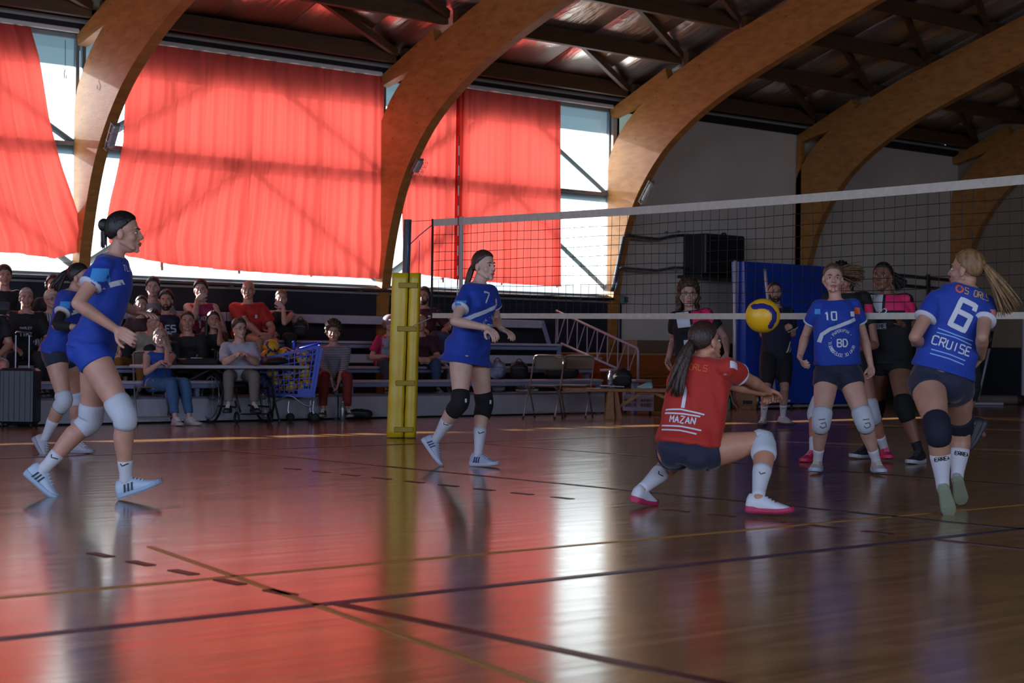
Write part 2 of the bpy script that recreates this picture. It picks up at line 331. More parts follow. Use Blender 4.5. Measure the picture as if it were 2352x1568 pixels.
# --- red curtains
def cloth_mat():
    m = bpy.data.materials.new('sunlit red curtain cloth'); m.use_nodes = True; nt = m.node_tree; nt.nodes.clear(); L = nt.links.new
    o = nt.nodes.new('ShaderNodeOutputMaterial'); t = nt.nodes.new('ShaderNodeBsdfTranslucent'); t.inputs[0].default_value = (.56, .070, .055, 1)
    d = nt.nodes.new('ShaderNodeBsdfDiffuse'); d.inputs[0].default_value = (.45, .02, .02, 1); m1 = nt.nodes.new('ShaderNodeMixShader'); m1.inputs[0].default_value = .3
    L(t.outputs[0], m1.inputs[1]); L(d.outputs[0], m1.inputs[2]); L(m1.outputs[0], o.inputs[0]); return m
CM = cloth_mat(); VC = VW - .11
def curtain(label, left, right, hem, folds, amp, off=0, top=4.97, nu=220, nv=40, swag=None, seed=1):
    r_ = random.Random(seed); ph = [r_.uniform(0, 6.28) for _ in range(6)]
    def F(i, j):
        z1 = top; t = j; ul, ur = left(t), right(t); u = ul + (ur - ul) * i
        zb = hem(i); z = top + (zb - top) * t
        uq = i * folds
        dep = amp * (.5 + .6 * t) * (math.sin(2 * pi * uq + .5 * math.sin(5 * i + ph[0])) * .5 + .3 * math.sin(2 * pi * uq * .37 + ph[1]) + .25 * math.sin(2 * pi * uq * 2.3 + ph[2] + 2 * t))
        e = min(i, 1 - i)
        if e < .06: dep += .05 * math.sin(60 * e * 2) * (1 - e / .06)
        if swag: dep += swag(i, t)
        return (u, VC + off + dep, z)
    o = MB().grid(F, nu, nv).build('curtain', CM, None, True); return tag(o, label, 'curtain', 'red curtains')
I_ = lambda xs, ys: (lambda t: float(np.interp(t, xs, ys)))
curtain('unseen red curtain added over the first bay to keep sun off the court', I_([0, 1], [.7, .7]), I_([0, 1], [5.4, 5.4]), I_([0, 1], [1.9, 1.9]), 14, .05, nu=120, seed=2)  # out-of-view curtain, added to stop a sun patch on the floor
curtain('red curtain pulled aside into a sagging diagonal drape before the bay with the open pane', I_([0, 1], [5.52, 5.52]), I_([0, .13, .4, .64, .82, .95, 1], [9.55, 9.67, 9.83, 10.02, 10.2, 10.38, 10.4]),
        I_([0, .74, .8, .9, 1], [2.0, 2.08, 2.08, 2.03, 2.18]), 16, .06, nu=260, swag=lambda i, t: -.05 * max(0, i - .7) / .3 * math.sin(i * 70 + 9 * t) * t, seed=3)
curtain('large full-width red curtain with brace shadows between the two nearest whole arches', I_([0, .5, .9, 1], [10.9, 10.86, 10.63, 10.66]), I_([0, 1], [15.15, 15.16]),
        I_([0, .06, .22, .46, .68, 1], [2.3, 2.12, 2.02, 1.98, 1.96, 1.955]), 17, .06, nu=300, swag=lambda i, t: .03 * math.sin(18 * (t + i * 1.2)) * max(0, t - .6) / .4, seed=5)
curtain('narrow red curtain gathered behind the yellow post and the arch', I_([0, 1], [15.5, 15.62]), I_([0, 1], [16.72, 16.7]), I_([0, 1], [2.07, 2.0]), 6, .05, off=.05, nu=90, seed=8)
curtain('red curtain beside the bare white pane behind the net', I_([0, 1], [16.56, 16.55]), I_([0, 1], [18.73, 18.78]), I_([0, .5, 1], [2.0, 1.97, 1.96]), 8, .045, nu=140, seed=11)
# ================================================================ PEOPLE
VOX = []            # (object, displacement amplitude, scale) evaluated together later
DECALS = []
def vox(mb, name, m, parent, size, amp=0, sc=9, smooth=2, seed=0):
    o = mb.build(name, m, parent)
    r = o.modifiers.new('r', 'REMESH'); r.mode = 'VOXEL'; r.voxel_size = size; r.use_smooth_shade = True
    if smooth: q = o.modifiers.new('s', 'SMOOTH'); q.factor = .5; q.iterations = smooth
    VOX.append((o, amp, sc, seed)); return o
def finalize():
    bpy.context.view_layer.update(); dg = bpy.context.evaluated_depsgraph_get(); new = []
    for o, amp, sc, seed in VOX: new.append(bpy.data.meshes.new_from_object(o.evaluated_get(dg)))
    for (o, amp, sc, seed), me in zip(VOX, new):
        o.modifiers.clear(); old = o.data; nm = old.name; o.data = me; bpy.data.meshes.remove(old); me.name = nm
        n = len(me.vertices)
        if amp and n:
            co = np.empty(n * 3); me.vertices.foreach_get('co', co); co = co.reshape(-1, 3); no = np.empty(n * 3); me.vertex_normals.foreach_get('vector', no); no = no.reshape(-1, 3)
            rg = np.random.RandomState(seed + 5); d = np.zeros(n)
            wp = co + .03 * np.sin(co[:, [1, 2, 0]] * 11 + rg.rand(3) * 6)
            for i in range(7):
                k = rg.normal(size=3); k /= np.linalg.norm(k); f = sc * rg.uniform(.7, 2.6)
                d += np.sin(wp @ k * f * 2 * pi * .5 + rg.rand() * 6.28) / (1 + .35 * i)
            d = np.tanh(d * .8) - .2
            co += no * (d * amp)[:, None]; me.vertices.foreach_set('co', co.ravel())
        me.polygons.foreach_set('use_smooth', [True] * len(me.polygons)); me.update()
def bone(parent, px, py, L, sgn):
    """point on the picture ray (px,py) at distance L from parent, on the far (+) or near (-) side"""
    r = nrm(ray(px, py)); w_ = parent - CAMP; b = r @ w_; c = w_ @ w_ - L * L; D = b * b - c
    return CAMP + r * (b + (sgn * math.sqrt(D) if D > 0 else 0))
def mid_joint(a, c, px, py, L1, L2, bias):
    r = nrm(ray(px, py)); d0 = np.linalg.norm((a + c) / 2 - CAMP); best = None
    for s in np.linspace(-.45, .45, 91):
        p = CAMP + r * (d0 + s); e = (np.linalg.norm(p - a) - L1) ** 2 + (np.linalg.norm(p - c) - L2) ** 2 - .012 * bias * s
        if best is None or e < best[0]: best = (e, p)
    return best[1]
def ik(a, c, L1, L2, pole):
    d = c - a; D = np.linalg.norm(d)
    if D > (L1 + L2) * .995: c = a + d / D * (L1 + L2) * .995; d = c - a; D = np.linalg.norm(d)
    x = d / D; k = (L1 * L1 - L2 * L2 + D * D) / (2 * D); h = math.sqrt(max(0, L1 * L1 - k * k)); y = pole - x * (pole @ x); y = nrm(y)
    return a + x * k + y * h, c
def cap(mb, P, r, n=12): mb.tube(P, r, n, True, True)
SKIN = {}
def skin(h):
    return mat('skin ' + h, h, .5, noise=.07, nscale=14, spec=.4)
def torso_rings(J, S, prof, k=1.0, t0=None, t1=None):
    """prof: (t, halfwidth, halfdepth, forward offset)"""
    pel, nk = J['pel'], J['nk']; ax = nk - pel; L = np.linalg.norm(ax); up = ax / L; R = []
    for (t, w_, d_, fo) in prof:
        side = nrm(J['hside'] * (1 - min(1, max(0, t))) + J['side'] * min(1, max(0, t))); side = nrm(side - up * (side @ up)); fwd = np.cross(up, side)
        if fwd @ J['fwd'] < 0: fwd = -fwd
        bend = J.get('bend', 0) * math.sin(pi * min(1, max(0, t)))
        c = pel + ax * t + fwd * ((fo - bend) * S)
        R.append([c + side * (k * w_ * S * math.copysign(abs(math.cos(a)) ** .85, math.cos(a))) + fwd * (k * d_ * S * math.copysign(abs(math.sin(a)) ** .9, math.sin(a))) for a in np.linspace(0, 2 * pi, 28, endpoint=False)])
    return R
PF = [(-.17, .06, .06, 0), (-.12, .13, .09, -.01), (-.04, .168, .112, -.012), (.06, .17, .115, -.012), (.2, .148, .1, .0), (.38, .122, .085, .004), (.55, .13, .092, .006), (.72, .148, .106, .01), (.86, .15, .098, .004), (.95, .12, .075, -.004), (1.02, .06, .055, 0)]
PM_ = [(-.17, .06, .06, 0), (-.12, .12, .09, -.01), (-.04, .155, .112, -.012), (.06, .158, .112, -.008), (.2, .150, .105, .004), (.38, .145, .1, .008), (.55, .152, .104, .008), (.72, .172, .115, .01), (.86, .178, .106, .004), (.95, .145, .082, -.004), (1.02, .07, .06, 0)]
def head_prims(mb, J, S, male, ears=True):
    c = J['hc']; A = J['hA']; s = S * J.get('hs', 1.0)
    P = lambda x, y, z: c + (A[0] * x + A[1] * y + A[2] * z) * s
    E = lambda x, y, z, a, b, d: mb.ell(P(x, y, z), (a * s, b * s, d * s), A, 22, 14)
    E(0, -.014, .03, .075, .094, .089)
    E(0, .022, -.035, .060 if male else .056, .066, .078)
    E(0, .03, -.075, .044 if male else .036, .052, .042)
    E(0, .074, -.1, .02 if male else .016, .018, .017)
    for q in (-1, 1):
        E(q * .038, .052, -.028, .023, .026, .028)
        E(q * .018, .079, .026, .02, .010, .009)
        if ears: E(q * .077, -.008, -.012, .009, .02, .032)
        cap(mb, [P(q * .052, -.004, -.05), P(q * .03, .06, -.09)], [.018 * s, .014 * s], 8)
    cap(mb, [P(0, .088, .010), P(0, .097, -.008), P(0, .106, -.026)], [.007 * s, .008 * s, .0105 * s], 10)
    for q in (-1, 1): E(q * .011, .099, -.034, .009, .010, .007)
    cap(mb, [P(-.014, .087, -.06), P(0, .092, -.058), P(.014, .087, -.06)], [.007 * s, .009 * s, .007 * s], 8)
    cap(mb, [P(-.012, .085, -.071), P(0, .089, -.072), P(.012, .085, -.071)], [.007 * s, .009 * s, .007 * s], 8)
def hand_prims(mb, J, sd, S, fr):
    wr = J['wr' + sd]; el = J['el' + sd]; tip = J['tip' + sd]; d = nrm(tip - wr)
    n = J.get('pn' + sd); n = np.array(n) if n is not None else J['fwd'] * .6 + J['side'] * (-1 if sd == 'L' else 1) * .8   # palm normal
    n = nrm(n - d * (n @ d)); x = np.cross(d, n)     # across the palm
    q = J.get('th' + sd, 1 if sd == 'L' else -1); x = x * q  # thumb side = +x
    cu = J.get('cu' + sd, .5); s = S
    off = [.030, .010, -.010, -.029]; ln = [.072, .08, .075, .058]
    for i in range(4):
        k = wr + d * .088 * s + x * off[i] * s; b0 = wr + d * .012 * s + x * off[i] * .55 * s
        cap(mb, [b0, wr + d * .05 * s + x * off[i] * .85 * s, k], [.013 * s, .0135 * s, .0105 * s], 8)
        p = k; a = cu * .5 + i * .05 * cu; L = ln[i]; P = [p]
        for j, fl_ in enumerate((.45, .3, .25)):
            dd = d * math.cos(a) + n * math.sin(a) + x * (off[i] * 2.2) * (1 - cu * .6); p = p + nrm(dd) * L * fl_ * s; P.append(p); a += cu * .95
        cap(mb, P, [max(fr, .0090 * s), max(fr, .0085 * s), max(fr, .008 * s), max(fr * .95, .007 * s)], 8)
    p0 = wr + d * .02 * s + x * .022 * s; p1 = p0 + nrm(d * .7 + x * .75 + n * .25) * .042 * s; p2 = p1 + nrm(d * .9 + x * .35 + n * (.2 + .4 * cu)) * .034 * s; p3 = p2 + nrm(d + x * .05 + n * .6 * cu) * .026 * s
    cap(mb, [p0, p1, p2, p3], [.015 * s, .0125 * s, .0105 * s, .0085 * s], 8)
def leg_pts(J, sd, S, k=1.0):
    hp, kn, an = J['hip' + sd], J['kn' + sd], J['an' + sd]; d1 = nrm(kn - hp); d2 = nrm(an - kn)
    back = J['back' + sd]
    L1 = kn - hp; L2 = an - kn
    TH = [(hp + L1 * .0, .086), (hp + L1 * .2 - back * .0, .084), (hp + L1 * .45, .076), (hp + L1 * .72, .062), (hp + L1 * .92, .053), (kn, .051)]
    SH = [(kn, .050), (kn + L2 * .12 + back * .006, .049), (kn + L2 * .3 + back * .016, .053), (kn + L2 * .48 + back * .012, .047), (kn + L2 * .7 + back * .004, .036), (kn + L2 * .88, .029), (an, .030)]
    return [(p, r * S * k) for p, r in TH], [(p, r * S * k) for p, r in SH]
def shoe(J, sd, S, cup, csole, parent, clace='#e8e8e8', accent=None):
    an, toe = J['an' + sd], J['toe' + sd]; f = toe - an; upv = J['sup' + sd]; f = nrm(f - upv * (f @ upv)); x = np.cross(f, upv); s = S * 1.0
    P = lambda X, Y, Z: an + (x * X + f * Y + upv * (Z - .085)) * s
    prof = [(-.072, .010, .05, .018), (-.066, .026, .082, .012), (-.052, .033, .108, .008), (-.025, .037, .112, .006), (.008, .038, .108, .006), (.035, .040, .104, .006), (.065, .043, .086, .006), (.1, .046, .068, .006), (.135, .047, .055, .007), (.165, .041, .046, .012), (.185, .028, .036, .016), (.196, .010, .026, .020)]
    mb = MB(); R = []
    for y, w_, h, z0 in prof:
        ring = []
        for a in np.linspace(0, 2 * pi, 18, endpoint=False):
            cx_, sz = math.cos(a), math.sin(a); ww = w_ * (1 if sz < .2 else (1 - .38 * (sz - .2) / .8 * (1.25 if y < .07 else .8)))
            ring.append(P(ww * math.copysign(abs(cx_) ** .7, cx_), y, (h + z0) / 2 + (h - z0) / 2 * math.copysign(abs(sz) ** .75, sz)))
        R.append(ring)
    mb.rings(R); o = mb.build('shoe', mat('shoe ' + cup, cup, .55), parent, True)
    mb = MB(); R = []
    for y, w_, h, z0 in [(p[0] * 1.03, p[1] * 1.1 + .002, 0, 0) for p in prof]:
        tz = .004 + max(0, y - .12) * .16 + max(0, -y - .05) * .15
        hh = .026 + (.008 if y < 0 else 0)
        R.append([P(w_, y, tz + hh), P(w_ * 1.0, y, tz + .008), P(w_ * .85, y, tz - .002), P(-w_ * .85, y, tz - .002), P(-w_, y, tz + .008), P(-w_, y, tz + hh)])
    mb.rings(R); mb.build('sole', mat('sole ' + csole, csole, .6), o)
    mb = MB()
    for i in range(4): y = .045 + i * .018; z = .098 - i * .0105; cap(mb, [P(-.022, y, z), P(0, y + .004, z + .006), P(.022, y, z)], [.0035 * s] * 3, 6)
    mb.build('lace', mat('lace ' + clace, clace, .7), o, True)
    if accent:
        mb = MB()
        for q in (-1, 1):
            for i in range(3): y = -.02 + i * .022; mb.prism([P(q * .0395, y, .03), P(q * .0395, y + .01, .03), P(q * .034, y + .022, .075), P(q * .034, y + .012, .075)], x * q * -.004 * s, x * q * .006 * s)
        mb.build('side_stripe', mat('accent ' + accent, accent, .6), o)
    return o
def band(PR, i0, i1, extra, name, m, parent, S=1, n=16, puff=0, J=None):
    """tube over part of a limb; PR list of (point, radius); i0..i1 as fractions of arc length"""
    P = np.array([p for p, r in PR]); r = np.array([r for p, r in PR]); s = np.concatenate([[0], np.cumsum(np.linalg.norm(np.diff(P, axis=0), axis=1))]); s /= s[-1]
    tt = np.linspace(i0, i1, 9); pts = [np.array([np.interp(t, s, P[:, k]) for k in range(3)]) for t in tt]; rr = [float(np.interp(t, s, r)) + extra + puff * math.sin(pi * (t - i0) / (i1 - i0)) for t in tt]
    rr[0] -= extra * .55; rr[-1] -= extra * .55
    return MB().tube(pts, rr, n).build(name, m, parent, True)
def hairdo(J, S, root, style, col, col2=None):
    c = J['hc']; A = J['hA']; s = S * J.get('hs', 1.0); m = mat('hair ' + col, col, .5, col2=col2 or col, nscale=40, bump=.7, bscale=90, stretch=(1, 1, .25))
    st = style.split(); thick = dict(short=.014, buzz=.006, crop=.018, long=.014, pony=.0085, bun=.009, curly=.04, curlylong=.032).get(st[0], .012); cur = st[0].startswith('curly')
    P = lambda x, y, z: c + (A[0] * x + A[1] * y + A[2] * z) * s
    mb = MB(); R = []; nu, nv = 40, 26; rg = np.random.RandomState(3)
    for i in range(nv + 1):
        th = pi * min(max(i, .02), nv - .02) / nv; ring = []
        for j in range(nu):
            a = 2 * pi * j / nu; n_ = np.array([math.sin(th) * math.cos(a), math.sin(th) * math.sin(a), -math.cos(th)])
            T = float(np.interp(n_[1], [-1, -.45, -.12, .12, .4, .62, .8], [-.8, -.75, -.5, -.2, .14, .40, .54])) - (.0 if st[0] not in ('buzz',) else -.04)
            if abs(n_[0]) > .9: T += .02
            f = min(1, max(0, (n_[2] - T + .03) / .09)); f = f * f * (3 - 2 * f)
            tk = thick * (.8 + .6 * max(0, n_[2])) * (1 + (.55 * math.sin(7 * a + 3 * i) * math.sin(1.3 * i) if cur else .12 * math.sin(9 * a)))
            k = -.005 * (1 - f) + tk * f
            ring.append(P(*( (n_ * np.array([.075, .094, .089]) + n_ * k) * (1 if f > 0 else .96) + np.array([0, -.014, .03]))))
        R.append(ring)
    mb.rings(R)
    def strands(P0, d0, L, n, r, sag, spread, bend=(0, 0, 0), seg=7):
        for q in range(n):
            g = np.random.RandomState(q + 11); o_ = g.normal(size=3) * spread * .8; p = P0 + o_ * .3; d = nrm(d0 + o_ * 6); pts = [p]
            for k in range(seg): d = nrm(d + np.array([0, 0, -sag / seg]) + np.array(bend) / seg + g.normal(size=3) * .05); p = p + d * L / seg * g.uniform(.9, 1.08); pts.append(p)
            mb.tube(pts, [r * v for v in (.5, 1, 1.15, 1.1, .95, .7, .45, .12)][:len(pts)], 8 if r > .01 else 5)
    if st[0] == 'pony':
        spec = J['pony']           # dict(at, dir, L, sag, bend)
        strands(P(*spec.get('at', (0, -.105, .06))), np.array(spec['dir'], float), spec['L'], spec.get('n', 9), spec.get('r', .016), spec.get('sag', 1.2), spec.get('spread', .01), spec.get('bend', (0, 0, 0)))
        b = P(*spec.get('at', (0, -.105, .06))); mb.ell(b, (.02 * s, .02 * s, .02 * s))
    if st[0] == 'bun': mb.ell(P(0, -.118, .045), (.036 * s, .032 * s, .04 * s)); 
    if st[0] == 'bun' and 'tail' in st: strands(P(0, -.12, .04), np.array([0, 0, -1.0]), .14, 6, .012, .5, .01)
    if st[0] in ('long', 'curlylong'):
        L = J.get('hairL', .28)
        for a in np.linspace(-3.15, .0, 21):
            g = np.random.RandomState(int(a * 100) + 400); x, y = math.cos(a) * .077, math.sin(a) * .095 - .012
            p = P(x, y, .05); d = A[0] * x * 2.2 + A[1] * y * 1.2 - A[2] * 1.0; pts = [p]; 
            for k in range(7):
                d = nrm(d * .8 + np.array([0, 0, -.45])); wv = (A[0] * math.sin(k * 1.9 + a * 7) + A[1] * math.cos(k * 1.7 + a * 5)) * (.016 if st[0] == 'curlylong' else .003)
                p = p + d * L / 7; pts.append(p + wv * s)
            mb.tube(pts, [.012, .02, .023, .022, .021, .018, .013, .004], 8)
    if cur:
        for q in range(70 if st[0] == 'curly' else 30):
            g = np.random.RandomState(q + 60); a = g.uniform(0, 2 * pi); zz = g.uniform(-.1, 1); rr_ = math.sqrt(1 - zz * zz); y = math.sin(a) * rr_
            if y > .5 and zz < .55: continue
            mb.ell(P(math.cos(a) * rr_ * .095, y * .11 - .014, zz * .108 + .03), tuple((.017 + .01 * g.rand(3)) * s), A, 8, 6)
    return mb.build('hair', m, root, True)
def face(J, S, root, brow='#3a281c', lip='#9c5a50', iris='#2e221a'):
    c = J['hc']; A = J['hA']; s = S * J.get('hs', 1.0)
    P = lambda x, y, z: c + (A[0] * x + A[1] * y + A[2] * z) * s
    for q in (-1, 1):
        mb = MB(); mb.ell(P(q * .031, .0755, .0), (.0135 * s, .0085 * s, .0072 * s), A, 12, 8); mb.cur = 1; mb.ell(P(q * .031, .0815, .0), (.0062 * s, .004 * s, .0062 * s), A, 10, 6)
        mb.cur = 2; cap(mb, [P(q * .019, .080, .003), P(q * .031, .0845, .0075), P(q * .043, .075, .003)], [.0015 * s, .0022 * s, .0015 * s], 6)
        mb.build('eye', [mat('eye white', '#cfc8c2', .3), mat('iris ' + iris, iris, .2), mat('lash', '#1d1512', .6)], root, True)
        mb = MB(); cap(mb, [P(q * .016, .0885, .0215), P(q * .031, .0865, .027), P(q * .046, .073, .021)], [.003 * s, .0036 * s, .002 * s], 6); mb.build('eyebrow', mat('brow ' + brow, brow, .8), root, True)
    mb = MB(); cap(mb, [P(-.021, .086, -.064), P(-.006, .0985, -.0605), P(.006, .0985, -.0605), P(.021, .086, -.064)], [.0025 * s, .0048 * s, .0048 * s, .0025 * s], 8)
    cap(mb, [P(-.019, .086, -.067), P(0, .0955, -.0715), P(.019, .086, -.067)], [.0025 * s, .0058 * s, .0025 * s], 8); mb.build('lips', mat('lips ' + lip, lip, .45), root, True)
def axes_from(fwd, pitch=0, roll=0):
    f = nrm([fwd[0], fwd[1], 0]); r = np.cross(f, UP); f2 = f * math.cos(pitch) + UP * math.sin(pitch); u2 = np.cross(r, f2); 
    r2 = r * math.cos(roll) + u2 * math.sin(roll); u3 = np.cross(r2, f2)
    return np.array([r2, f2, u3])        # rows: person's right, forward, up
def camdir(a): a = math.radians(a); return TOCAM * math.cos(a) + RIGHT * math.sin(a)

def make_person(J, S, male, o):
    """J joints in metres; o outfit"""
    vs = o.get('vox', .0062); base = (J['pel'][0], J['pel'][1], o.get('z0', 0.0))
    root = thing('person', o['label'], 'person', base, o.get('group')); fat = o.get('fat', 1.0); legf = o.get('legf', fat * (1.0 if male else 1.12))
    SK = skin(o.get('skin', '#c99a82')); prof = PM_ if male else PF
    side = J['side']; up = nrm(J['nk'] - J['pel'])
    mb = MB(); mb.rings(torso_rings(J, S, prof, .98 * fat))
    hcen = J['hc']; A = J['hA']; s = S
    cap(mb, [J['nk'] - up * .03 * S + J['fwd'] * .01, J['nk'] + (hcen - J['nk']) * .35, hcen + (-A[1] * .02 - A[2] * .06) * s], [(.066 if male else .056) * S, (.058 if male else .048) * S, (.057 if male else .048) * S], 14)
    head_prims(mb, J, S, male, o.get('ears', True))
    LEG = {}; ARM = {}
    for sd in 'LR':
        q = 1 if sd == 'L' else -1
        sh, el, wr = J['sh' + sd], J['el' + sd], J['wr' + sd]; af = fat * (1.12 if male else 1.0)
        cap(mb, [J['nk'] - up * .05 * S + side * q * .04 * S, sh + up * .012 * S], [.05 * S * fat, .048 * S * fat], 10)
        UA = [(sh, .052 * af * S), (sh + (el - sh) * .35, .046 * af * S), (sh + (el - sh) * .75, .040 * af * S), (el, .036 * af * S)]
        FA = [(el, .036 * af * S), (el + (wr - el) * .22, .040 * af * S), (el + (wr - el) * .6, .032 * af * S), (wr, .0245 * S), (wr + (J['tip' + sd] - wr) * .1, .022 * S)]
        cap(mb, [p for p, r in UA], [r for p, r in UA], 20); cap(mb, [p for p, r in FA], [r for p, r in FA], 20); ARM[sd] = UA + FA[1:]
        hand_prims(mb, J, sd, S, o.get('fr', .0078))
        TH, SH = leg_pts(J, sd, S, legf); LEG[sd] = (TH, SH)
        cap(mb, [p for p, r in TH], [r for p, r in TH], 28); cap(mb, [p for p, r in SH], [r for p, r in SH], 24)
        kn = J['kn' + sd]; mb.ell(kn - J['back' + sd] * .012 * S, (.042 * S * legf,) * 3, None, 12, 8)
        a_ = J['an' + sd]; f = nrm(J['toe' + sd] - a_); cap(mb, [a_, a_ + f * .06 * S - J['sup' + sd] * .045 * S], [.030 * S, .024 * S], 8)
    body = vox(mb, 'body', SK, root, vs, 0, smooth=2)
    if o.get('face', True): face(J, S, root, o.get('brow', '#3a281c'), o.get('lip', '#a0584e'))
    if o.get('hair'): hairdo(J, S, root, *o['hair'])
    if o.get('beard'):
        mb = MB(); P = lambda x, y, z: hcen + (A[0] * x + A[1] * y + A[2] * z) * s * J.get('hs', 1)
        mb.ell(P(0, .03, -.088), (.052 * s, .062 * s, .042 * s), A, 20, 12); cap(mb, [P(-.062, .0, -.03), P(-.052, .035, -.07), P(0, .07, -.108), P(.052, .035, -.07), P(.062, .0, -.03)], [.01 * s, .018 * s, .022 * s, .018 * s, .01 * s], 8)
        cap(mb, [P(-.028, .08, -.062), P(0, .097, -.05), P(.028, .08, -.062)], [.006 * s] * 3, 8); mb.build('beard', mat('beard ' + o['beard'], o['beard'], .8, bump=.5, bscale=120), root, True)
    # ---- garments
    T = o.get('top')
    if T:
        m = T['mat']; k = T.get('k', 1.13); hem = T.get('hem', -.12); gv = T.get('vox', .0085)
        mb = MB(); hf_ = T.get('flare', 1.0) * (1.06 if hem < .0 else 1.03); pr = [(hem, prof[2][1] * hf_, prof[2][2] * hf_ * (1.2 if hem < -.1 else 1.04), -.012)] + [(hem * .5, prof[2][1] * (1 + (T.get('flare', 1) - 1) * .6), prof[2][2] * 1.02, -.008)] * (hem < -.03) + [(t, max(w_ * (1.05 if t < .1 else 1), prof[3][1] * T.get('loose', .86)), max(d_ * ((1.2 if hem < -.1 else 1.08) if t < .15 else 1), .098), fo) for t, w_, d_, fo in prof[3:-3]] + [(.86, prof[-3][1] * 1.0, .1, .004), (.95, prof[-2][1] * 1.05, .082, -.004), (1.0, .078, .062, 0)]
        pr = [p for p in pr if p[0] >= hem - 1e-6]
        mb.rings(torso_rings(J, S, pr, k * fat))
        if not male:
            for q in (-1, 1): mb.ell(J['pel'] + (J['nk'] - J['pel']) * .68 + side * q * .062 * S + J['fwd'] * .085 * S, (.062 * S, .05 * S, .06 * S), np.array([side, J['fwd'], up]), 14, 10)
        sl = T.get('sleeve', .55)
        for sd in 'LR':
            q = 1 if sd == 'L' else -1; sh, el, wr = J['sh' + sd], J['el' + sd], J['wr' + sd]
            cap(mb, [J['nk'] - up * .055 * S + side * q * .05 * S, sh + up * .008 * S], [.06 * S * fat, (.06 if sl else .05) * S * fat], 12)
            af = fat * (1.1 if male else 1.0); w_ = T.get('sw', 1.35)
            if sl > 0:
                if sl <= 1: e = sh + (el - sh) * sl; mb.tube([sh - (el - sh) * .05, sh + (el - sh) * sl * .5, e], [.056 * af * S, .05 * w_ * af * S, .05 * w_ * af * S], 18)
                else: e = el + (wr - el) * (sl - 1); cap(mb, [sh, el], [.062 * af * S, .05 * af * S], 14); mb.tube([el, (el + e) / 2, e], [.05 * af * S, .048 * af * S, .040 * af * S], 16)
                if T.get('cuff'):
                    d = nrm(el - sh); rr_ = .05 * w_ * af * S; MB().tube([e - d * .012, e - d * .006, e + d * .003], [rr_ * .995 + .002, rr_ + .003, rr_ + .001], 20).build('cuff', T['cuff'], root, True)
        J['_top'] = vox(mb, T.get('name', 'jersey'), m, root, gv, T.get('amp', .0035), T.get('sc', 9), 3, seed=o.get('seed', 1))
        if T.get('collar'):
            R = []; fw = np.cross(up, side); fw = fw if fw @ J['fwd'] > 0 else -fw
            cc = J['nk'] - up * .01 * S + fw * .014 * S
            mb = MB(); pts = [cc + side * math.cos(a) * .072 * S + fw * math.sin(a) * .066 * S - up * (.03 * max(0, math.sin(a)) + .0) * S for a in np.linspace(0, 2 * pi, 25)]
            mb.tube(pts, .008 * S, 8).build('collar', T['collar'], root, True)
    B_ = o.get('bottom')
    if B_:
        mb = MB(); m = B_['mat']; ln = B_.get('len', .35); kk = B_.get('k', 1.1) * fat
        mb.rings(torso_rings(J, S, [(-.19, .09, .08, 0), (-.12, .155, .105, -.01), (-.04, .170 if not male else .16, .118, -.012), (.05, .163 if not male else .155, .108, -.01), (B_.get('waist', .12), .15, .1, 0)], kk * (1.0 if not male else 1.03)))
        if B_.get('butt', not male):
            for q in (-1, 1): mb.ell(J['pel'] + side * q * .075 * S - J['fwd'] * .04 * S - up * .045 * S, (.086 * S * fat, .08 * S * fat, .088 * S * fat), np.array([side, J['fwd'], up]), 16, 12)
        for sd in 'LR':
            TH, SH = LEG[sd]; hp, kn, an = J['hip' + sd], J['kn' + sd], J['an' + sd]; ex = B_.get('ex', 1.12)
            if ln <= 1:
                P = [hp, hp + (kn - hp) * ln * .5, hp + (kn - hp) * ln]; rr_ = [TH[0][1] * ex * 1.02, TH[1][1] * ex * 1.02, float(np.interp(ln, [0, .45, .72, 1], [.086, .078, .068, .056])) * S * legf * ex]
                mb.tube([P[0] - (kn - hp) * .03] + P, [rr_[0] * .8] + rr_, 20)
            else:
                cap(mb, [hp, hp + (kn - hp) * .5, kn], [.09 * S * legf, .08 * S * legf, .064 * S * ex * legf], 16)
                e = kn + (an - kn) * (ln - 1); f_ = B_.get('cuffr', .055); mb.tube([kn, kn + (e - kn) * .35, kn + (e - kn) * .7, e], [.062 * S * ex * legf, .062 * S * ex * legf, (f_ + .004) * S, f_ * S], 16)
        vox(mb, B_.get('name', 'shorts'), m, root, B_.get('vox', .0085), B_.get('amp', .003), 8, 3, seed=o.get('seed', 1) + 3)
    J['sock'] = {}; J['kp'] = {}
    for sd in 'LR':
        TH, SH = LEG[sd]; PR = TH + SH[1:]; kp = o.get('kneepad')
        if kp: J['kp'][sd] = band(PR, o.get('kp0', .385), o.get('kp1', .63), .011, 'knee_pad', kp, root, puff=.006)
        sk = o.get('sock')
        if sk:
            f0 = o.get('socktop', .3); J['sock'][sd] = band(SH, 1 - f0, 1.0, .004, 'sock', sk, root)
            a_ = J['an' + sd]; f = nrm(J['toe' + sd] - a_); cap_ = MB(); cap(cap_, [a_ + nrm(J['kn' + sd] - a_) * .01, a_ - J['sup' + sd] * .01 * S, a_ + f * .035 * S - J['sup' + sd] * .03 * S], [.037 * S, .036 * S, .032 * S], 12); cap_.build('sock', sk, root, True)
        sc_ = o.get('shoes')
        if sc_: shoe(J, sd, S * o.get('shoeS', 1.0), sc_[0], sc_[1], root, *(sc_[2:]))
    J['root'] = root; J['body'] = body; J['arm'] = ARM; J['leg'] = LEG
    return root
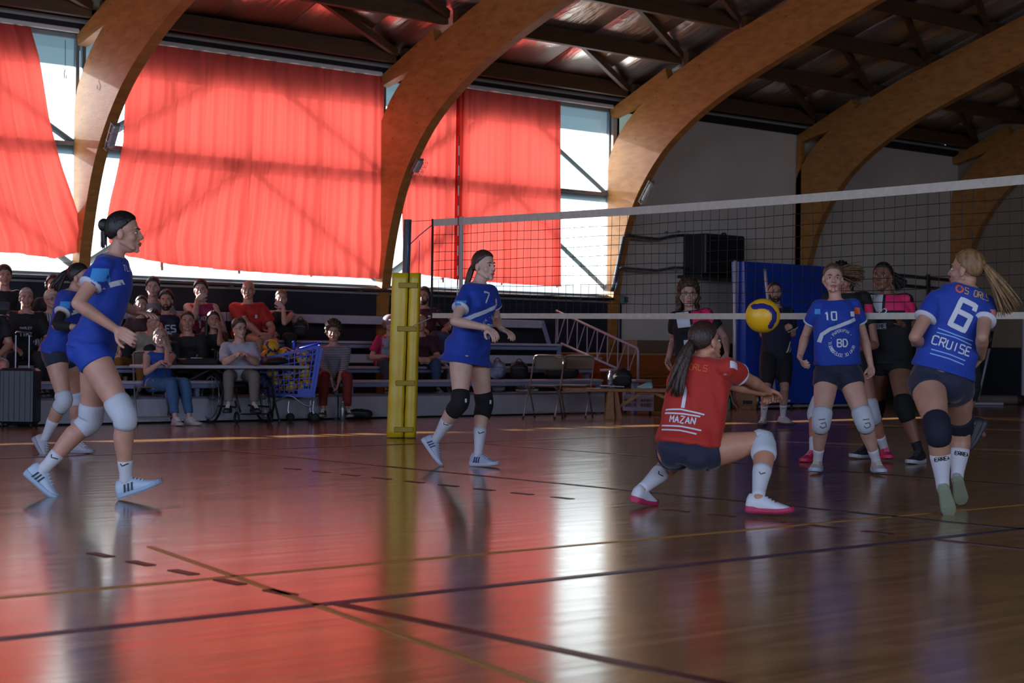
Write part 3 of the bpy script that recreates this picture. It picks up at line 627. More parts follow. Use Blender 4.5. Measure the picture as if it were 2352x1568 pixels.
def legs_common(J, S):
    for sd in 'LR':
        hp, kn, an = J['hip' + sd], J['kn' + sd], J['an' + sd]; a = nrm(kn - hp); b = nrm(an - kn)
        bk = b - a * (a @ b) ; bk = bk + (-J['fwd']) * .15; J['back' + sd] = nrm(bk - b * (bk @ b))
        if 'sup' + sd not in J:
            f = J['toe' + sd] - an; hz = np.array([f[0], f[1], 0]); J['sup' + sd] = UP
def stand(S, male, o, pv, nk, yaw, legs, arms, head, d=None, hyaw=None, ddn=0, sh=None, bend=0):
    """pose measured from the photograph: pv, nk pixels; yaw which way the trunk faces relative to the lens"""
    J = {}
    for sd in 'LR':
        L = legs[sd]; an = np.array(pz(L['an'][0], L['an'][1], L['an'][2])) if 'dan' not in L else np.array(pd(L['an'][0], L['an'][1], L['dan'])); J['an' + sd] = an
        J['toe' + sd] = np.array(pz(*L['toe'])) if 'dtoe' not in L else np.array(pd(L['toe'][0], L['toe'][1], L['dtoe']))
        J['toe' + sd] = an + nrm(J['toe' + sd] - an) * .2 * S if np.linalg.norm(J['toe' + sd] - an) > .3 else J['toe' + sd]
        if 'up' in L: J['sup' + sd] = nrm(L['up'])
        else:
            f = J['toe' + sd] - an; low = J['toe' + sd][2]; t = nrm(f)
            # shoe up vector: perpendicular to heel-toe line
            hz = nrm([t[0], t[1], 0]); 
            # ankle sits .085 above the sole: tilt so that the toe is where measured
            dist = np.linalg.norm(f); want = math.asin(max(-1, min(1, (an[2] - J['toe' + sd][2]) / max(.01, dist)))); flat = math.asin(max(-1, min(1, .06 * S / max(.01, dist)))); tl = want - flat
            J['sup' + sd] = nrm(UP * math.cos(tl) + hz * math.sin(tl))
    dm = (depth(J['anL']) + depth(J['anR'])) / 2 if d is None else d
    J['pel'] = np.array(pd(pv[0], pv[1], dm)); J['nk'] = np.array(pd(nk[0], nk[1], dm + ddn))
    fw = camdir(yaw); J['side'] = nrm(np.cross(UP, fw)); hf = camdir(yaw if hyaw is None else hyaw); J['hside'] = nrm(np.cross(UP, hf)); up = nrm(J['nk'] - J['pel'])
    # side points to the person's left
    J['fwd'] = nrm(fw - up * (fw @ up)); J['side'] = nrm(J['side'] - up * (J['side'] @ up)); J['bend'] = bend
    for sd, q in (('L', 1), ('R', -1)):
        J['hip' + sd] = J['pel'] + J['hside'] * q * .085 * S - UP * .02 * S
        L = legs[sd]; J['kn' + sd] = mid_joint(J['hip' + sd], J['an' + sd], L['kn'][0], L['kn'][1], .43 * S, .41 * S, L['kn'][2])
        sp = J['nk'] - up * .055 * S + J['side'] * q * (.165 if male else .15) * S
        if sh and sd in sh: sp = np.array(pd(sh[sd][0], sh[sd][1], depth(sp) + (sh[sd][2] if len(sh[sd]) > 2 else 0)))
        J['sh' + sd] = sp; a = arms[sd]
        J['el' + sd] = bone(sp, a['el'][0], a['el'][1], .29 * S, a['el'][2]); J['wr' + sd] = bone(J['el' + sd], a['wr'][0], a['wr'][1], .25 * S, a['wr'][2])
        J['tip' + sd] = bone(J['wr' + sd], a['tip'][0], a['tip'][1], .17 * S, a['tip'][2]); J['cu' + sd] = a.get('cu', .5)
        if 'pn' in a: J['pn' + sd] = a['pn']
        if 'th' in a: J['th' + sd] = a['th']
    J['hA'] = axes_from(camdir(head[2]), math.radians(head[3]) if len(head) > 3 else 0, math.radians(head[4]) if len(head) > 4 else 0)
    hd_d = depth(J['nk']) + (head[5] if len(head) > 5 else 0)
    J['hc'] = np.array(pd(head[0], head[1], hd_d)) ; legs_common(J, S)
    if 'pony' in o: J['pony'] = o['pony']
    if 'hs' in o: J['hs'] = o['hs']
    make_person(J, S, male, o); return J
def seated(S, male, o, hx, hy, v, zs, yaw=0, lean=.15, hyaw=None, hp=0, zf=None, kspread=.11, arms=('lap', 'lap'), kfwd=.95, kup=.02, foot=.02, hroll=0, legyaw=None, J0=None):
    """sitting on height zs at distance v from the side line; the head lands on pixel (hx,hy)"""
    J = {}; fw = camdir(yaw); hl = math.radians(lean * 57.3)
    # find pelvis so that head centre projects on hx,hy : solve u from ray at the head's plane, keep z from seat
    side = nrm(np.cross(UP, fw)); up = nrm(UP * math.cos(lean) + fw * math.sin(lean))
    tl = .50 * S
    hc = np.array(pv_(hx, hy, v)); ha = axes_from(camdir(yaw if hyaw is None else hyaw), math.radians(hp), math.radians(hroll))
    nk = hc - up * .07 * S - UP * .10 * S - fw * .015
    tl = (nk[2] - zs - .09 * S) / max(.3, up[2]); tl = min(max(tl, .40 * S), .56 * S); 
    pel = nk - up * tl; J['pel'] = pel; J['nk'] = nk; J['hc'] = hc; J['hA'] = ha; J['side'] = side; J['hside'] = side; J['fwd'] = nrm(fw - up * (fw @ up)); J['bend'] = .02
    lf = camdir(legyaw) if legyaw is not None else fw
    ls = nrm(np.cross(UP, lf)); zf = zs - .45 * S if zf is None else zf
    for sd, q in (('L', 1), ('R', -1)):
        J['hip' + sd] = pel + ls * q * .085 * S - UP * .01; kn = J['hip' + sd] + nrm(lf * kfwd + ls * q * kspread * 1.5 + UP * kup) * .43 * S
        an = np.array([kn[0], kn[1], 0]) + lf * foot + ls * q * .0; an[2] = zf + .085 * S; dd = an - kn; L = np.linalg.norm(dd)
        if L > .44 * S: an = kn + dd / L * .44 * S
        J['kn' + sd] = kn; J['an' + sd] = an; J['toe' + sd] = an + lf * .18 * S + ls * q * .04 - UP * .06 * S; J['sup' + sd] = UP
        J['sh' + sd] = nk - up * .055 * S + side * q * (.165 if male else .15) * S
    for sd, q, a in (('L', 1, arms[0]), ('R', -1, arms[1])):
        kn = J['kn' + sd]; ko = J['kn' + ('R' if sd == 'L' else 'L')]; pole = -UP * .6 + side * q * .6 - fw * .3; cu = .5; pn = None; tipd = None
        if a == 'lap': t = J['hip' + sd] + (kn - J['hip' + sd]) * .62 + UP * .10 * S - side * q * .03; tipd = lf - UP * .3 - side * q * .3; pn = -UP
        elif a == 'knee': t = kn + UP * .085 * S - lf * .05; tipd = lf - UP * .6; pn = -UP - lf
        elif a == 'clasp': t = (kn + ko) / 2 + UP * .06 * S - lf * .0 + side * q * .045 + UP * .0; tipd = lf * .5 - side * q * .9 - UP * .2; pn = -side * q; cu = .9
        elif a == 'down': t = (kn + ko) / 2 - UP * .10 * S + side * q * .03; tipd = -UP - side * q * .2; pn = -side * q; cu = .6
        elif a == 'mouth': t = hc + ha[1] * .105 * S - UP * .115 * S + side * q * .035; tipd = UP * .5 - side * q * .8 + fw * .1; pn = -fw; cu = .9; pole = -UP + side * q * .25 + fw * .1
        elif a == 'cheek': t = hc + ha[1] * .06 * S + side * q * .075 - UP * .13 * S; tipd = UP - side * q * .15; pn = -fw - side * q; cu = .8; pole = -UP + side * q * .3
        elif a == 'side': t = J['hip' + sd] + side * q * .13 + UP * .06 + fw * .05; tipd = fw - UP * .2; pn = -UP
        elif a == 'table': t = pel + fw * .40 * S + UP * .27 * S - side * q * -.02; tipd = fw - side * q * .9; pn = -UP
        elif a == 'cross': t = pel + fw * .16 * S + UP * .28 * S - side * q * .06; tipd = -side * q + fw * .1; pn = -fw
        elif a == 'out': t = J['sh' + sd] + fw * .3 + side * q * .15 - UP * .3; tipd = fw; pn = -UP
        else: t = np.array(a[0]) if hasattr(a, '__len__') else a; tipd = fw
        el, wr = ik(J['sh' + sd], t, .29 * S, .25 * S, pole); J['el' + sd] = el; J['wr' + sd] = wr; J['tip' + sd] = wr + nrm(tipd) * .17 * S; J['cu' + sd] = cu; J['pn' + sd] = pn
    if J0: J.update({k: (np.array(x) if not isinstance(x, (dict, float)) else x) for k, x in J0(J).items()})
    legs_common(J, S)
    if 'pony' in o: J['pony'] = o['pony']
    if 'hs' in o: J['hs'] = o['hs']
    if 'hairL' in o: J['hairL'] = o['hairL']
    o.setdefault('vox', .0085); o.setdefault('fr', .0088); make_person(J, S, male, o); return J
def pv_(x, y, v): return pv(x, y, v)
# ---- printed marks laid on cloth
def on_torso(J, t, x, front=True, S=1):
    up = nrm(J['nk'] - J['pel']); n = J['fwd'] * (1 if front else -1); right = np.cross(up, n)   # viewer's right when looking at n
    return J['pel'] + (J['nk'] - J['pel']) * t + right * x * S, n, up, right
def decal(J, polys, name, m, t, x, front=True, rot=0, S=1, lift=.0035, target=None, n=None, up=None):
    DECALS.append((J, polys, name, m, t, x, front, rot, S, lift, target, n, up))
def ribbon(pts, w_, sub=.02):
    """flat strip through 2D points -> polygons (list of (verts, faces))"""
    P = [np.array(p, float) for p in pts]; Q = []
    for a, b in zip(P[:-1], P[1:]):
        n_ = max(1, int(np.linalg.norm(b - a) / sub)); Q += [a + (b - a) * i / n_ for i in range(n_)]
    Q.append(P[-1]); vs = []; k = max(1, int(w_ / .012))
    for i, q in enumerate(Q):
        d = Q[min(i + 1, len(Q) - 1)] - Q[max(0, i - 1)]; d = d / max(1e-9, np.linalg.norm(d)); nn = np.array([-d[1], d[0]])
        for j in range(k + 1): vs.append(q + nn * w_ * (j / k - .5))
    fs = [(i * (k + 1) + j, (i + 1) * (k + 1) + j, (i + 1) * (k + 1) + j + 1, i * (k + 1) + j + 1) for i in range(len(Q) - 1) for j in range(k)]
    return vs, fs
def strokes(L, w_): 
    vs, fs = [], []
    for p in L:
        v_, f_ = ribbon(p, w_, .012); o_ = len(vs); vs += v_; fs += [tuple(i + o_ for i in f) for f in f_]
    return vs, fs
GL_ = {'0': [[(0, 0), (0, 1), (.6, 1), (.6, 0), (0, 0)]], '1': [[(.1, .8), (.3, 1), (.3, 0)]], '2': [[(0, .8), (.1, 1), (.5, 1), (.6, .8), (.6, .6), (0, 0), (.6, 0)]], '6': [[(.6, .8), (.6, 1), (0, 1), (0, 0), (.6, 0), (.6, .55), (0, .55)]],
       '7': [[(0, .85), (0, 1), (.6, 1), (.25, 0)]], 'D': [[(0, 0), (0, 1), (.4, 1), (.6, .7), (.6, .3), (.4, 0), (0, 0)]], 'B': [[(0, 0), (0, 1), (.5, 1), (.6, .75), (.45, .52), (0, .52)], [(.45, .52), (.6, .25), (.5, 0), (0, 0)]],
       'E': [[(.6, 1), (0, 1), (0, 0), (.6, 0)], [(0, .5), (.5, .5)]], 'F': [[(.6, 1), (0, 1), (0, 0)], [(0, .5), (.5, .5)]], 'S': [[(.6, .9), (.5, 1), (0, 1), (0, .55), (.6, .45), (.6, 0), (0, 0), (0, .1)]], 'R': [[(0, 0), (0, 1), (.55, 1), (.6, .75), (.5, .5), (0, .5)], [(.3, .5), (.6, 0)]],
       'U': [[(0, 1), (0, .1), (.15, 0), (.45, 0), (.6, .1), (.6, 1)]], 'I': [[(.3, 0), (.3, 1)]], 'C': [[(.6, .85), (.5, 1), (.1, 1), (0, .85), (0, .15), (.1, 0), (.5, 0), (.6, .15)]], 'A': [[(0, 0), (.3, 1), (.6, 0)], [(.12, .35), (.48, .35)]],
       'N': [[(0, 0), (0, 1), (.6, 0), (.6, 1)]], 'M': [[(0, 0), (0, 1), (.3, .4), (.6, 1), (.6, 0)]], 'P': [[(0, 0), (0, 1), (.55, 1), (.6, .75), (.5, .5), (0, .5)]], 'O': [[(.1, 0), (0, .15), (0, .85), (.1, 1), (.5, 1), (.6, .85), (.6, .15), (.5, 0), (.1, 0)]], 'T': [[(0, 1), (.6, 1)], [(.3, 1), (.3, 0)]],
       'L': [[(0, 1), (0, 0), (.55, 0)]], 'H': [[(0, 0), (0, 1)], [(.6, 0), (.6, 1)], [(0, .5), (.6, .5)]], 'K': [[(0, 0), (0, 1)], [(.6, 1), (0, .45), (.6, 0)]], 'V': [[(0, 1), (.3, 0), (.6, 1)]], 'Y': [[(0, 1), (.3, .5), (.6, 1)], [(.3, .5), (.3, 0)]], 'Z': [[(0, 1), (.6, 1), (0, 0), (.6, 0)]], 'X': [[(0, 0), (.6, 1)], [(.6, 0), (0, 1)]], 'W': [[(0, 1), (.15, 0), (.3, .7), (.45, 0), (.6, 1)]], 'G': [[(.6, .85), (.5, 1), (.1, 1), (0, .85), (0, .15), (.1, 0), (.6, 0), (.6, .45), (.35, .45)]], 'J': [[(.6, 1), (.6, .15), (.45, 0), (.1, 0), (0, .2)]], "'": [[(.2, 1), (.15, .75)]], '-': [[(.1, .5), (.5, .5)]], '.': [[(.25, 0), (.3, .05)]], ' ': []}
def word(txt, h, w_=None, arc=None, gap=.82, xs=1.0):
    """stroke lettering centred on 0,0; arc=(radius, centre angle) bends it round a circle"""
    w_ = w_ or h * .16; n = len(txt); adv = h * gap; x0 = -n * adv / 2 + adv * .13; L = []
    for i, ch in enumerate(txt.upper()):
        for st in GL_.get(ch, []):
            pts = []
            for (a, b) in st:
                x = x0 + i * adv + a * h * xs; y = (b - .5) * h
                if arc: R_, a0 = arc; th = a0 - x / R_; rr_ = R_ + y; pts.append((rr_ * math.cos(th), rr_ * math.sin(th)))
                else: pts.append((x, y))
            L.append(pts)
    return strokes(L, w_)
def disc(r0, r1, n=28): 
    vs = []; 
    for i in range(n): a = 2 * pi * i / n; vs += [(r0 * math.cos(a), r0 * math.sin(a)), (r1 * math.cos(a), r1 * math.sin(a))]
    return vs, [(2 * i, 2 * i + 1, (2 * i + 3) % (2 * n), (2 * i + 2) % (2 * n)) for i in range(n)]
def patch(w_, h, nx=8, ny=8): return [(-w_ / 2 + w_ * i / nx, -h / 2 + h * j / ny) for j in range(ny + 1) for i in range(nx + 1)], [(j * (nx + 1) + i, j * (nx + 1) + i + 1, (j + 1) * (nx + 1) + i + 1, (j + 1) * (nx + 1) + i) for j in range(ny) for i in range(nx)]
def run_decals():
    trees = {}
    for J, (vs, fs), name, m, t, x, front, rot, S, lift, target, n0, up0 in DECALS:
        o = target or J['_top']; key = o.name
        if key not in trees:
            me = o.data; off = np.array(rootloc(o)); co = np.empty(len(me.vertices) * 3); me.vertices.foreach_get('co', co); co = co.reshape(-1, 3) + off
            trees[key] = BVHTree.FromPolygons([tuple(c) for c in co], [tuple(p.vertices) for p in me.polygons])
        if t is None: c, n, up = np.array(x), nrm(n0), nrm(up0); right = np.cross(up, n)
        else: c, n, up, right = on_torso(J, t, x, front, S)
        cr, sr = math.cos(rot), math.sin(rot); out = []; ok = []
        for p in vs:
            a, b = p[0] * cr - p[1] * sr, p[0] * sr + p[1] * cr; q = c + right * a + up * b + n * .5
            h = trees[key].ray_cast(Vector(q), Vector(-n), .62)
            if h[0] is None: out.append(c); ok.append(False)
            else: out.append(np.array(h[0]) + n * lift); ok.append(True)
        ff = [f for f in fs if all(ok[i] for i in f) and max(np.linalg.norm(out[f[i]] - out[f[i - 1]]) for i in range(len(f))) < .09]
        used = sorted({i for f in ff for i in f})
        if not ff: continue
        mp = {i: k for k, i in enumerate(used)}; MB().add([out[i] for i in used], [tuple(mp[i] for i in f) for f in ff]).build(name, m, o)
# ================================================================ PLAYERS
JB = mat('royal blue jersey cloth', '#0f3596', .75, noise=.06, nscale=5, sheen=.08); JR = mat('red libero jersey cloth', '#a82014', .75, noise=.06, nscale=5, sheen=.1)
JK = mat('black jersey cloth', '#0e0e12', .8); PK = mat('hot pink print', '#d6225e', .7); WH = mat('white print', '#c9ccd6', .65); NV = mat('navy shorts cloth', '#0d1330', .75, sheen=.2); BS = mat('royal blue shorts cloth', '#163c9e', .75)
SKY = mat('light blue print', '#3f8fd6', .7); OR = mat('orange print', '#d65a26', .7); WHT = mat('white trim cloth', '#bfc2cc', .75)
KW = mat('white knee pad cloth', '#b9bfc9', .8, noise=.05, bump=.15, bscale=60); KB = mat('black knee pad cloth', '#0c0c0e', .85); KN = mat('navy knee pad cloth', '#0a1026', .85); SW = mat('white sock knit', '#c3c4cc', .85, bump=.15, bscale=120)
def tick(J, sd, t, S, root, m):   # small swoosh-like tick on a sock
    pass
# A: walking player, near the camera
A_ = stand(1.03, False, dict(label='person in profile with dark hair bun, blue jersey and white knee pads, mid-stride', skin='#b98a76', vox=.006, seed=2,
    top=dict(mat=JB, cuff=WHT, sleeve=.52, hem=-.06, loose=.9, k=1.1, vox=.0075, amp=.004), bottom=dict(mat=BS, len=.24), kneepad=KW, kp0=.40, kp1=.62, sock=SW, socktop=.34, shoes=('#a9b9cc', '#93a6bd', '#d8dde4', '#17191f'), hair=('bun tail', '#120d0c')),
    (214, 792), (262, 588), 86, dict(R=dict(kn=(288, 960, -1), an=(289, 1107), dan=10.22, toe=(360, 1084), dtoe=10.22, up=tuple(-RIGHT * .33 + UP * .94)), L=dict(kn=(208, 968, 1), an=(96, 1081), dan=10.42, toe=(154, 1129), dtoe=10.42, up=tuple(RIGHT * .64 + UP * .77))),
    dict(R=dict(el=(178, 697, -1), wr=(268, 757, 1), tip=(308, 780, -1), cu=.45, pn=tuple(-TOCAM * .9 - UP * .2)), L=dict(el=(262, 692, 1), wr=(312, 716, -1), tip=(356, 722, -1), cu=.25, pn=tuple(-UP))),
    (285, 535, 92, 0, 0), sh=dict(R=(238, 612, 0)), bend=-.02)
decal(A_, ribbon([(-.02, .0), (.05, .035), (.12, .06), (.2, .085)], .03), 'stripe', WHT, None, A_['pel'] + (A_['nk'] - A_['pel']) * .58 + RIGHT * .0, n=-RIGHT * .05 + TOCAM, up=UP)
decal(A_, patch(.09, .08), 'sleeve_patch', SKY, None, A_['shR'] - UP * .055, n=TOCAM, up=UP)
decal(A_, word('TLR', .035), 'lettering', WH, None, A_['pel'] + (A_['nk'] - A_['pel']) * .86 + RIGHT * .085, n=TOCAM + RIGHT * .6, up=UP)
# B: player behind her
B_ = stand(.99, False, dict(label='person in blue jersey with black arm sleeve, half hidden behind the bun-haired player', skin='#b98a76', vox=.0075, seed=4,
    top=dict(mat=JB, cuff=WHT, sleeve=.5, hem=-.06, loose=.92), bottom=dict(mat=NV, len=.26), kneepad=KW, kp0=.42, kp1=.62, sock=SW, socktop=.5, shoes=('#a5a3ad', '#8d8c99'), hair=('pony', '#1a120f'), pony=dict(dir=-RIGHT * .6 - UP * .6, L=.2, n=50, r=.011, spread=.02, sag=.6)),
    (138, 806), (168, 668), 75, dict(L=dict(kn=(179, 917, 1), an=(176, 1018), dan=14.6, toe=(214, 1036), dtoe=14.5), R=dict(kn=(148, 921, -1), an=(101, 1010), dan=14.5, toe=(126, 1040), dtoe=14.45, up=tuple(RIGHT * .8 + UP * .6))),
    dict(R=dict(el=(128, 746, -1), wr=(178, 752, -1), tip=(205, 752, 1), pn=tuple(-UP)), L=dict(el=(180, 735, 1), wr=(215, 745, -1), tip=(235, 745, 1), pn=tuple(-UP))), (183, 638, 85, 0, 0), sh=dict(R=(157, 690, 0)))
band(B_['arm']['R'], .3, .85, .006, 'arm_sleeve', JK, B_['root'])
decal(B_, ribbon([(-.1, -.03), (.0, .02), (.12, .05)], .035), 'stripe', WHT, None, B_['pel'] + (B_['nk'] - B_['pel']) * .6 + RIGHT * .04, n=TOCAM + RIGHT * .3, up=UP)
decal(B_, patch(.08, .06), 'sleeve_patch', SKY, None, B_['shR'] - UP * .04, n=TOCAM, up=UP)
# C: number 7
C_ = stand(1.0, False, dict(label='person in blue number 7 jersey and black knee pads beside the yellow post', skin='#c7a08e', vox=.0062, seed=6,
    top=dict(mat=JB, cuff=WHT, sleeve=.5, hem=-.23, loose=.97, flare=1.2, k=1.13, vox=.0078, amp=.004), bottom=dict(mat=NV, len=.24, k=.9, ex=1.0, butt=False), kneepad=KB, kp0=.39, kp1=.64, sock=SW, socktop=.52, shoes=('#a6abc2', '#b4b8c6', '#c9c9d6', '#2a2d5a'), hair=('pony', '#3c2519'), pony=dict(dir=-RIGHT * .5 - UP * .8, L=.24, n=16, r=.016, spread=.008, at=(0, -.1, .03))),
    (1077, 800), (1100, 651), 48, dict(R=dict(kn=(1057, 925, -1), an=(998, 1013), dan=13.5, toe=(1031, 1060), dtoe=13.45, up=tuple(RIGHT * .81 + UP * .59)), L=dict(kn=(1113, 928, 1), an=(1098, 1046), dan=13.5, toe=(1138, 1064), dtoe=13.4)),
    dict(R=dict(el=(1044, 738, -1), wr=(1120, 753, -1), tip=(1146, 776, -1), cu=.6, pn=tuple(-UP * .8 - TOCAM * .3)), L=dict(el=(1140, 733, 1), wr=(1152, 755, -1), tip=(1186, 772, -1), cu=.6, pn=tuple(-UP * .8))),
    (1112, 611, 50, 0, 0), sh=dict(R=(1070, 680, 0)))
decal(C_, word('7', .085, .013), 'number', WH, .80, -.02, rot=-.1)
decal(C_, ribbon([(-.19, -.12), (-.1, -.06), (0, -.015), (.1, .04), (.16, .08)], .034), 'stripe', WHT, .62, .0)
decal(C_, word('BD', .05, .009), 'emblem', WH, .36, .085); decal(C_, word('SOLEIL - PAPERIPIN', .026, .0045, arc=(.085, 1.57), gap=.72), 'lettering', WH, .36, .085); decal(C_, word('WE SHOP', .02, .004), 'lettering', WH, .21, .085)
decal(C_, patch(.085, .045), 'sleeve_patch', SKY, None, C_['shR'] - UP * .05 + (C_['elR'] - C_['shR']) * .05, n=TOCAM - RIGHT * .3, up=UP)
decal(C_, patch(.03, .035), 'club_badge', WH, .78, .11)
# D: libero
D_ = stand(1.0, False, dict(label='person in red jersey squatting low with arms stretched out under the flying ball', skin='#b8846a', legf=1.18, vox=.006, seed=8,
    top=dict(mat=JR, cuff=WHT, sleeve=.5, hem=.02, loose=1.0, k=1.13, vox=.0075, amp=.0045), bottom=dict(mat=NV, len=.22, butt=1, k=1.1), kneepad=KW, kp0=.40, kp1=.62, sock=SW, socktop=.5, shoes=('#c3c7cf', '#b02a55', '#2a2c33'), hair=('pony', '#33211a'), pony=dict(dir=-RIGHT * .42 - UP * .9 + TOCAM * .25, L=.36, n=22, r=.02, spread=.008, sag=.5, at=(0, -.1, .03))),
    (1582, 1030), (1612, 822), 152, dict(R=dict(kn=(1752, 1012, 1), an=(1742, 1143), dan=9.64, toe=(1800, 1167), dtoe=9.6, up=(0, 0, 1)), L=dict(kn=(1566, 1042, 1), an=(1474, 1124), dan=10.15, toe=(1500, 1150), dtoe=10.3, up=tuple(UP + RIGHT * .25))),
    dict(R=dict(el=(1722, 873, 1), wr=(1762, 896, 1), tip=(1783, 905, 1), cu=.9, pn=tuple(-UP)), L=dict(el=(1684, 884, 1), wr=(1752, 901, 1), tip=(1772, 908, 1), cu=.9, pn=tuple(-UP))),
    (1621, 786, 128, 6, 6), d=9.95, sh=dict(R=(1670, 846, -.05), L=(1583, 852, 0)), ddn=.08, hyaw=165)
decal(D_, word('1', .12, .022), 'number', WH, .52, -.03, front=False); decal(D_, word("5 ORLS", .035, .006), 'lettering', OR, .86, .0, front=False)
decal(D_, strokes([[(-.12, .05), (-.02, .06), (.12, .045)], [(-.12, .03), (.0, .035), (.1, .03)], [(-.13, -.045), (0, -.04), (.12, -.05)], [(-.12, -.07), (0, -.065), (.1, -.075)]], .009), 'wave_print', WH, .28, -.02, front=False); decal(D_, word('MAZAN', .04, .007), 'lettering', WH, .28, -.02, front=False)
decal(D_, ribbon([(.0, -.05), (.03, .0), (.08, .05)], .03), 'stripe', WHT, None, D_['pel'] + (D_['nk'] - D_['pel']) * .55 + RIGHT * .14, n=TOCAM + RIGHT * .8, up=UP)
decal(D_, patch(.05, .045), 'sleeve_patch', WH, None, D_['shR'] + (D_['elR'] - D_['shR']) * .2, n=TOCAM + UP * .4, up=UP)
# E: number 10
E_ = stand(.95, False, dict(label='person in blue number 10 jersey standing feet apart with arms hanging', skin='#c09480', legf=1.16, vox=.006, seed=10,
    top=dict(mat=JB, cuff=WHT, sleeve=.52, hem=.06, loose=1.0, k=1.12, vox=.0075, amp=.0035), bottom=dict(mat=NV, len=.3), kneepad=KW, kp0=.40, kp1=.62, sock=SW, socktop=.32, shoes=('#b3aba2', '#a8b4c4', '#c9c2b8'), hair=('pony', '#4c3524', '#6b4a2e'), pony=dict(dir=RIGHT * 1.0 + UP * .25, L=.25, n=90, r=.0075, spread=.026, sag=.7, at=(0, -.1, .05), bend=(0, 0, .2))),
    (1924, 848), (1919, 689), 6, dict(R=dict(kn=(1886, 972, -1), an=(1878, 1058), dan=13.2, toe=(1869, 1079), dtoe=13.02, up=(0, 0, 1)), L=dict(kn=(1987, 972, -1), an=(2013, 1060), dan=13.15, toe=(2026, 1081), dtoe=12.97, up=(0, 0, 1))),
    dict(R=dict(el=(1850, 772, 1), wr=(1837, 819, -1), tip=(1847, 846, -1), cu=.7), L=dict(el=(1985, 775, 1), wr=(2000, 838, -1), tip=(2003, 878, -1), cu=.5)), (1913, 640, -6, 2, 2))
decal(E_, word('10', .06, .012), 'number', WH, .77, -.075); decal(E_, ribbon([(-.16, -.14), (-.14, -.08), (-.08, -.04), (0, -.015), (.12, .03)], .028), 'stripe', WHT, .66, -.0)
decal(E_, patch(.035, .04, 4, 4), 'club_badge', WH, .79, .1); decal(E_, word('BD', .055, .011), 'emblem', WH, .38, .01); decal(E_, word('SOLEIL - PAPERIPIN - ', .022, .004, arc=(.095, 2.2), gap=.72), 'lettering', WH, .38, .01)
decal(E_, word('BEAU DE SOUSTONS', .022, .004, arc=(-.095, 1.57), gap=-.72, xs=-1), 'lettering', WH, .38, .01); decal(E_, patch(.05, .05), 'sleeve_patch', OR, None, E_['shL'] + (E_['elL'] - E_['shL']) * .15, n=TOCAM, up=UP); decal(E_, patch(.04, .04), 'sleeve_patch', SKY, None, E_['shR'] + (E_['elR'] - E_['shR']) * .15, n=TOCAM, up=UP)
# F: number 6
F_ = stand(.98, False, dict(label='person in blue number 6 jersey seen from behind with long fair ponytail', skin='#a87d68', vox=.006, seed=12, legf=1.22, face=True,
    top=dict(mat=JB, cuff=WHT, sleeve=.5, hem=.06, loose=.98, k=1.12, vox=.0075, amp=.0035), bottom=dict(mat=NV, len=.24, butt=1), kneepad=KN, kp0=.42, kp1=.64, sock=SW, socktop=.6, shoeS=.84, shoes=('#a2a8b0', '#858f78'), hair=('pony', '#6b4f30', '#8a6a42'), pony=dict(dir=RIGHT * .5 - UP * .6 + TOCAM * .1, L=.34, n=90, r=.0085, spread=.014, sag=.55, at=(0, -.1, .05))),
    (2160, 868), (2221, 656), 186, dict(L=dict(kn=(2155, 990, 1), an=(2166, 1122), dan=9.85, toe=(2178, 1178), dtoe=9.98, up=tuple(-TOCAM * .85 + UP * .5)), R=dict(kn=(2208, 988, 1), an=(2198, 1100), dan=10.35, toe=(2206, 1150), dtoe=10.5, up=tuple(-TOCAM * .75 + UP * .6))),
    dict(L=dict(el=(2101, 774, -1), wr=(2122, 800, 1), tip=(2135, 812, 1)), R=dict(el=(2256, 774, -1), wr=(2254, 820, 1), tip=(2238, 842, 1), cu=.9)), (2219, 620, -128, 4, 0), d=10.1, sh=dict(L=(2148, 690, 0), R=(2266, 702, 0)))
decal(F_, word('6', .16, .03), 'number', WH, .68, -.01, front=False, rot=-.16); decal(F_, disc(.014, .024), 'emblem', OR, .93, -.07, front=False); decal(F_, word("'S ORLS", .035, .006), 'lettering', mat('gold print', '#c79a4a', .6), .93, .03, front=False)
decal(F_, strokes([[(-.11, .08), (0, .075), (.11, .075)], [(-.11, .055), (0, .06), (.11, .05)], [(-.11, -.05), (0, -.045), (.1, -.05)], [(-.11, -.075), (0, -.07), (.1, -.075)]], .007), 'wave_print', mat('pale blue print', '#7fa6dc', .7), .33, -.02, front=False, rot=-.05); decal(F_, word('CRUISE', .05, .008), 'lettering', WH, .345, -.02, front=False, rot=-.05)
decal(F_, patch(.045, .045), 'sleeve_patch', mat('pink badge', '#c87a6e', .7), None, F_['shR'] + (F_['elR'] - F_['shR']) * .25, n=TOCAM + RIGHT * .4, up=UP)
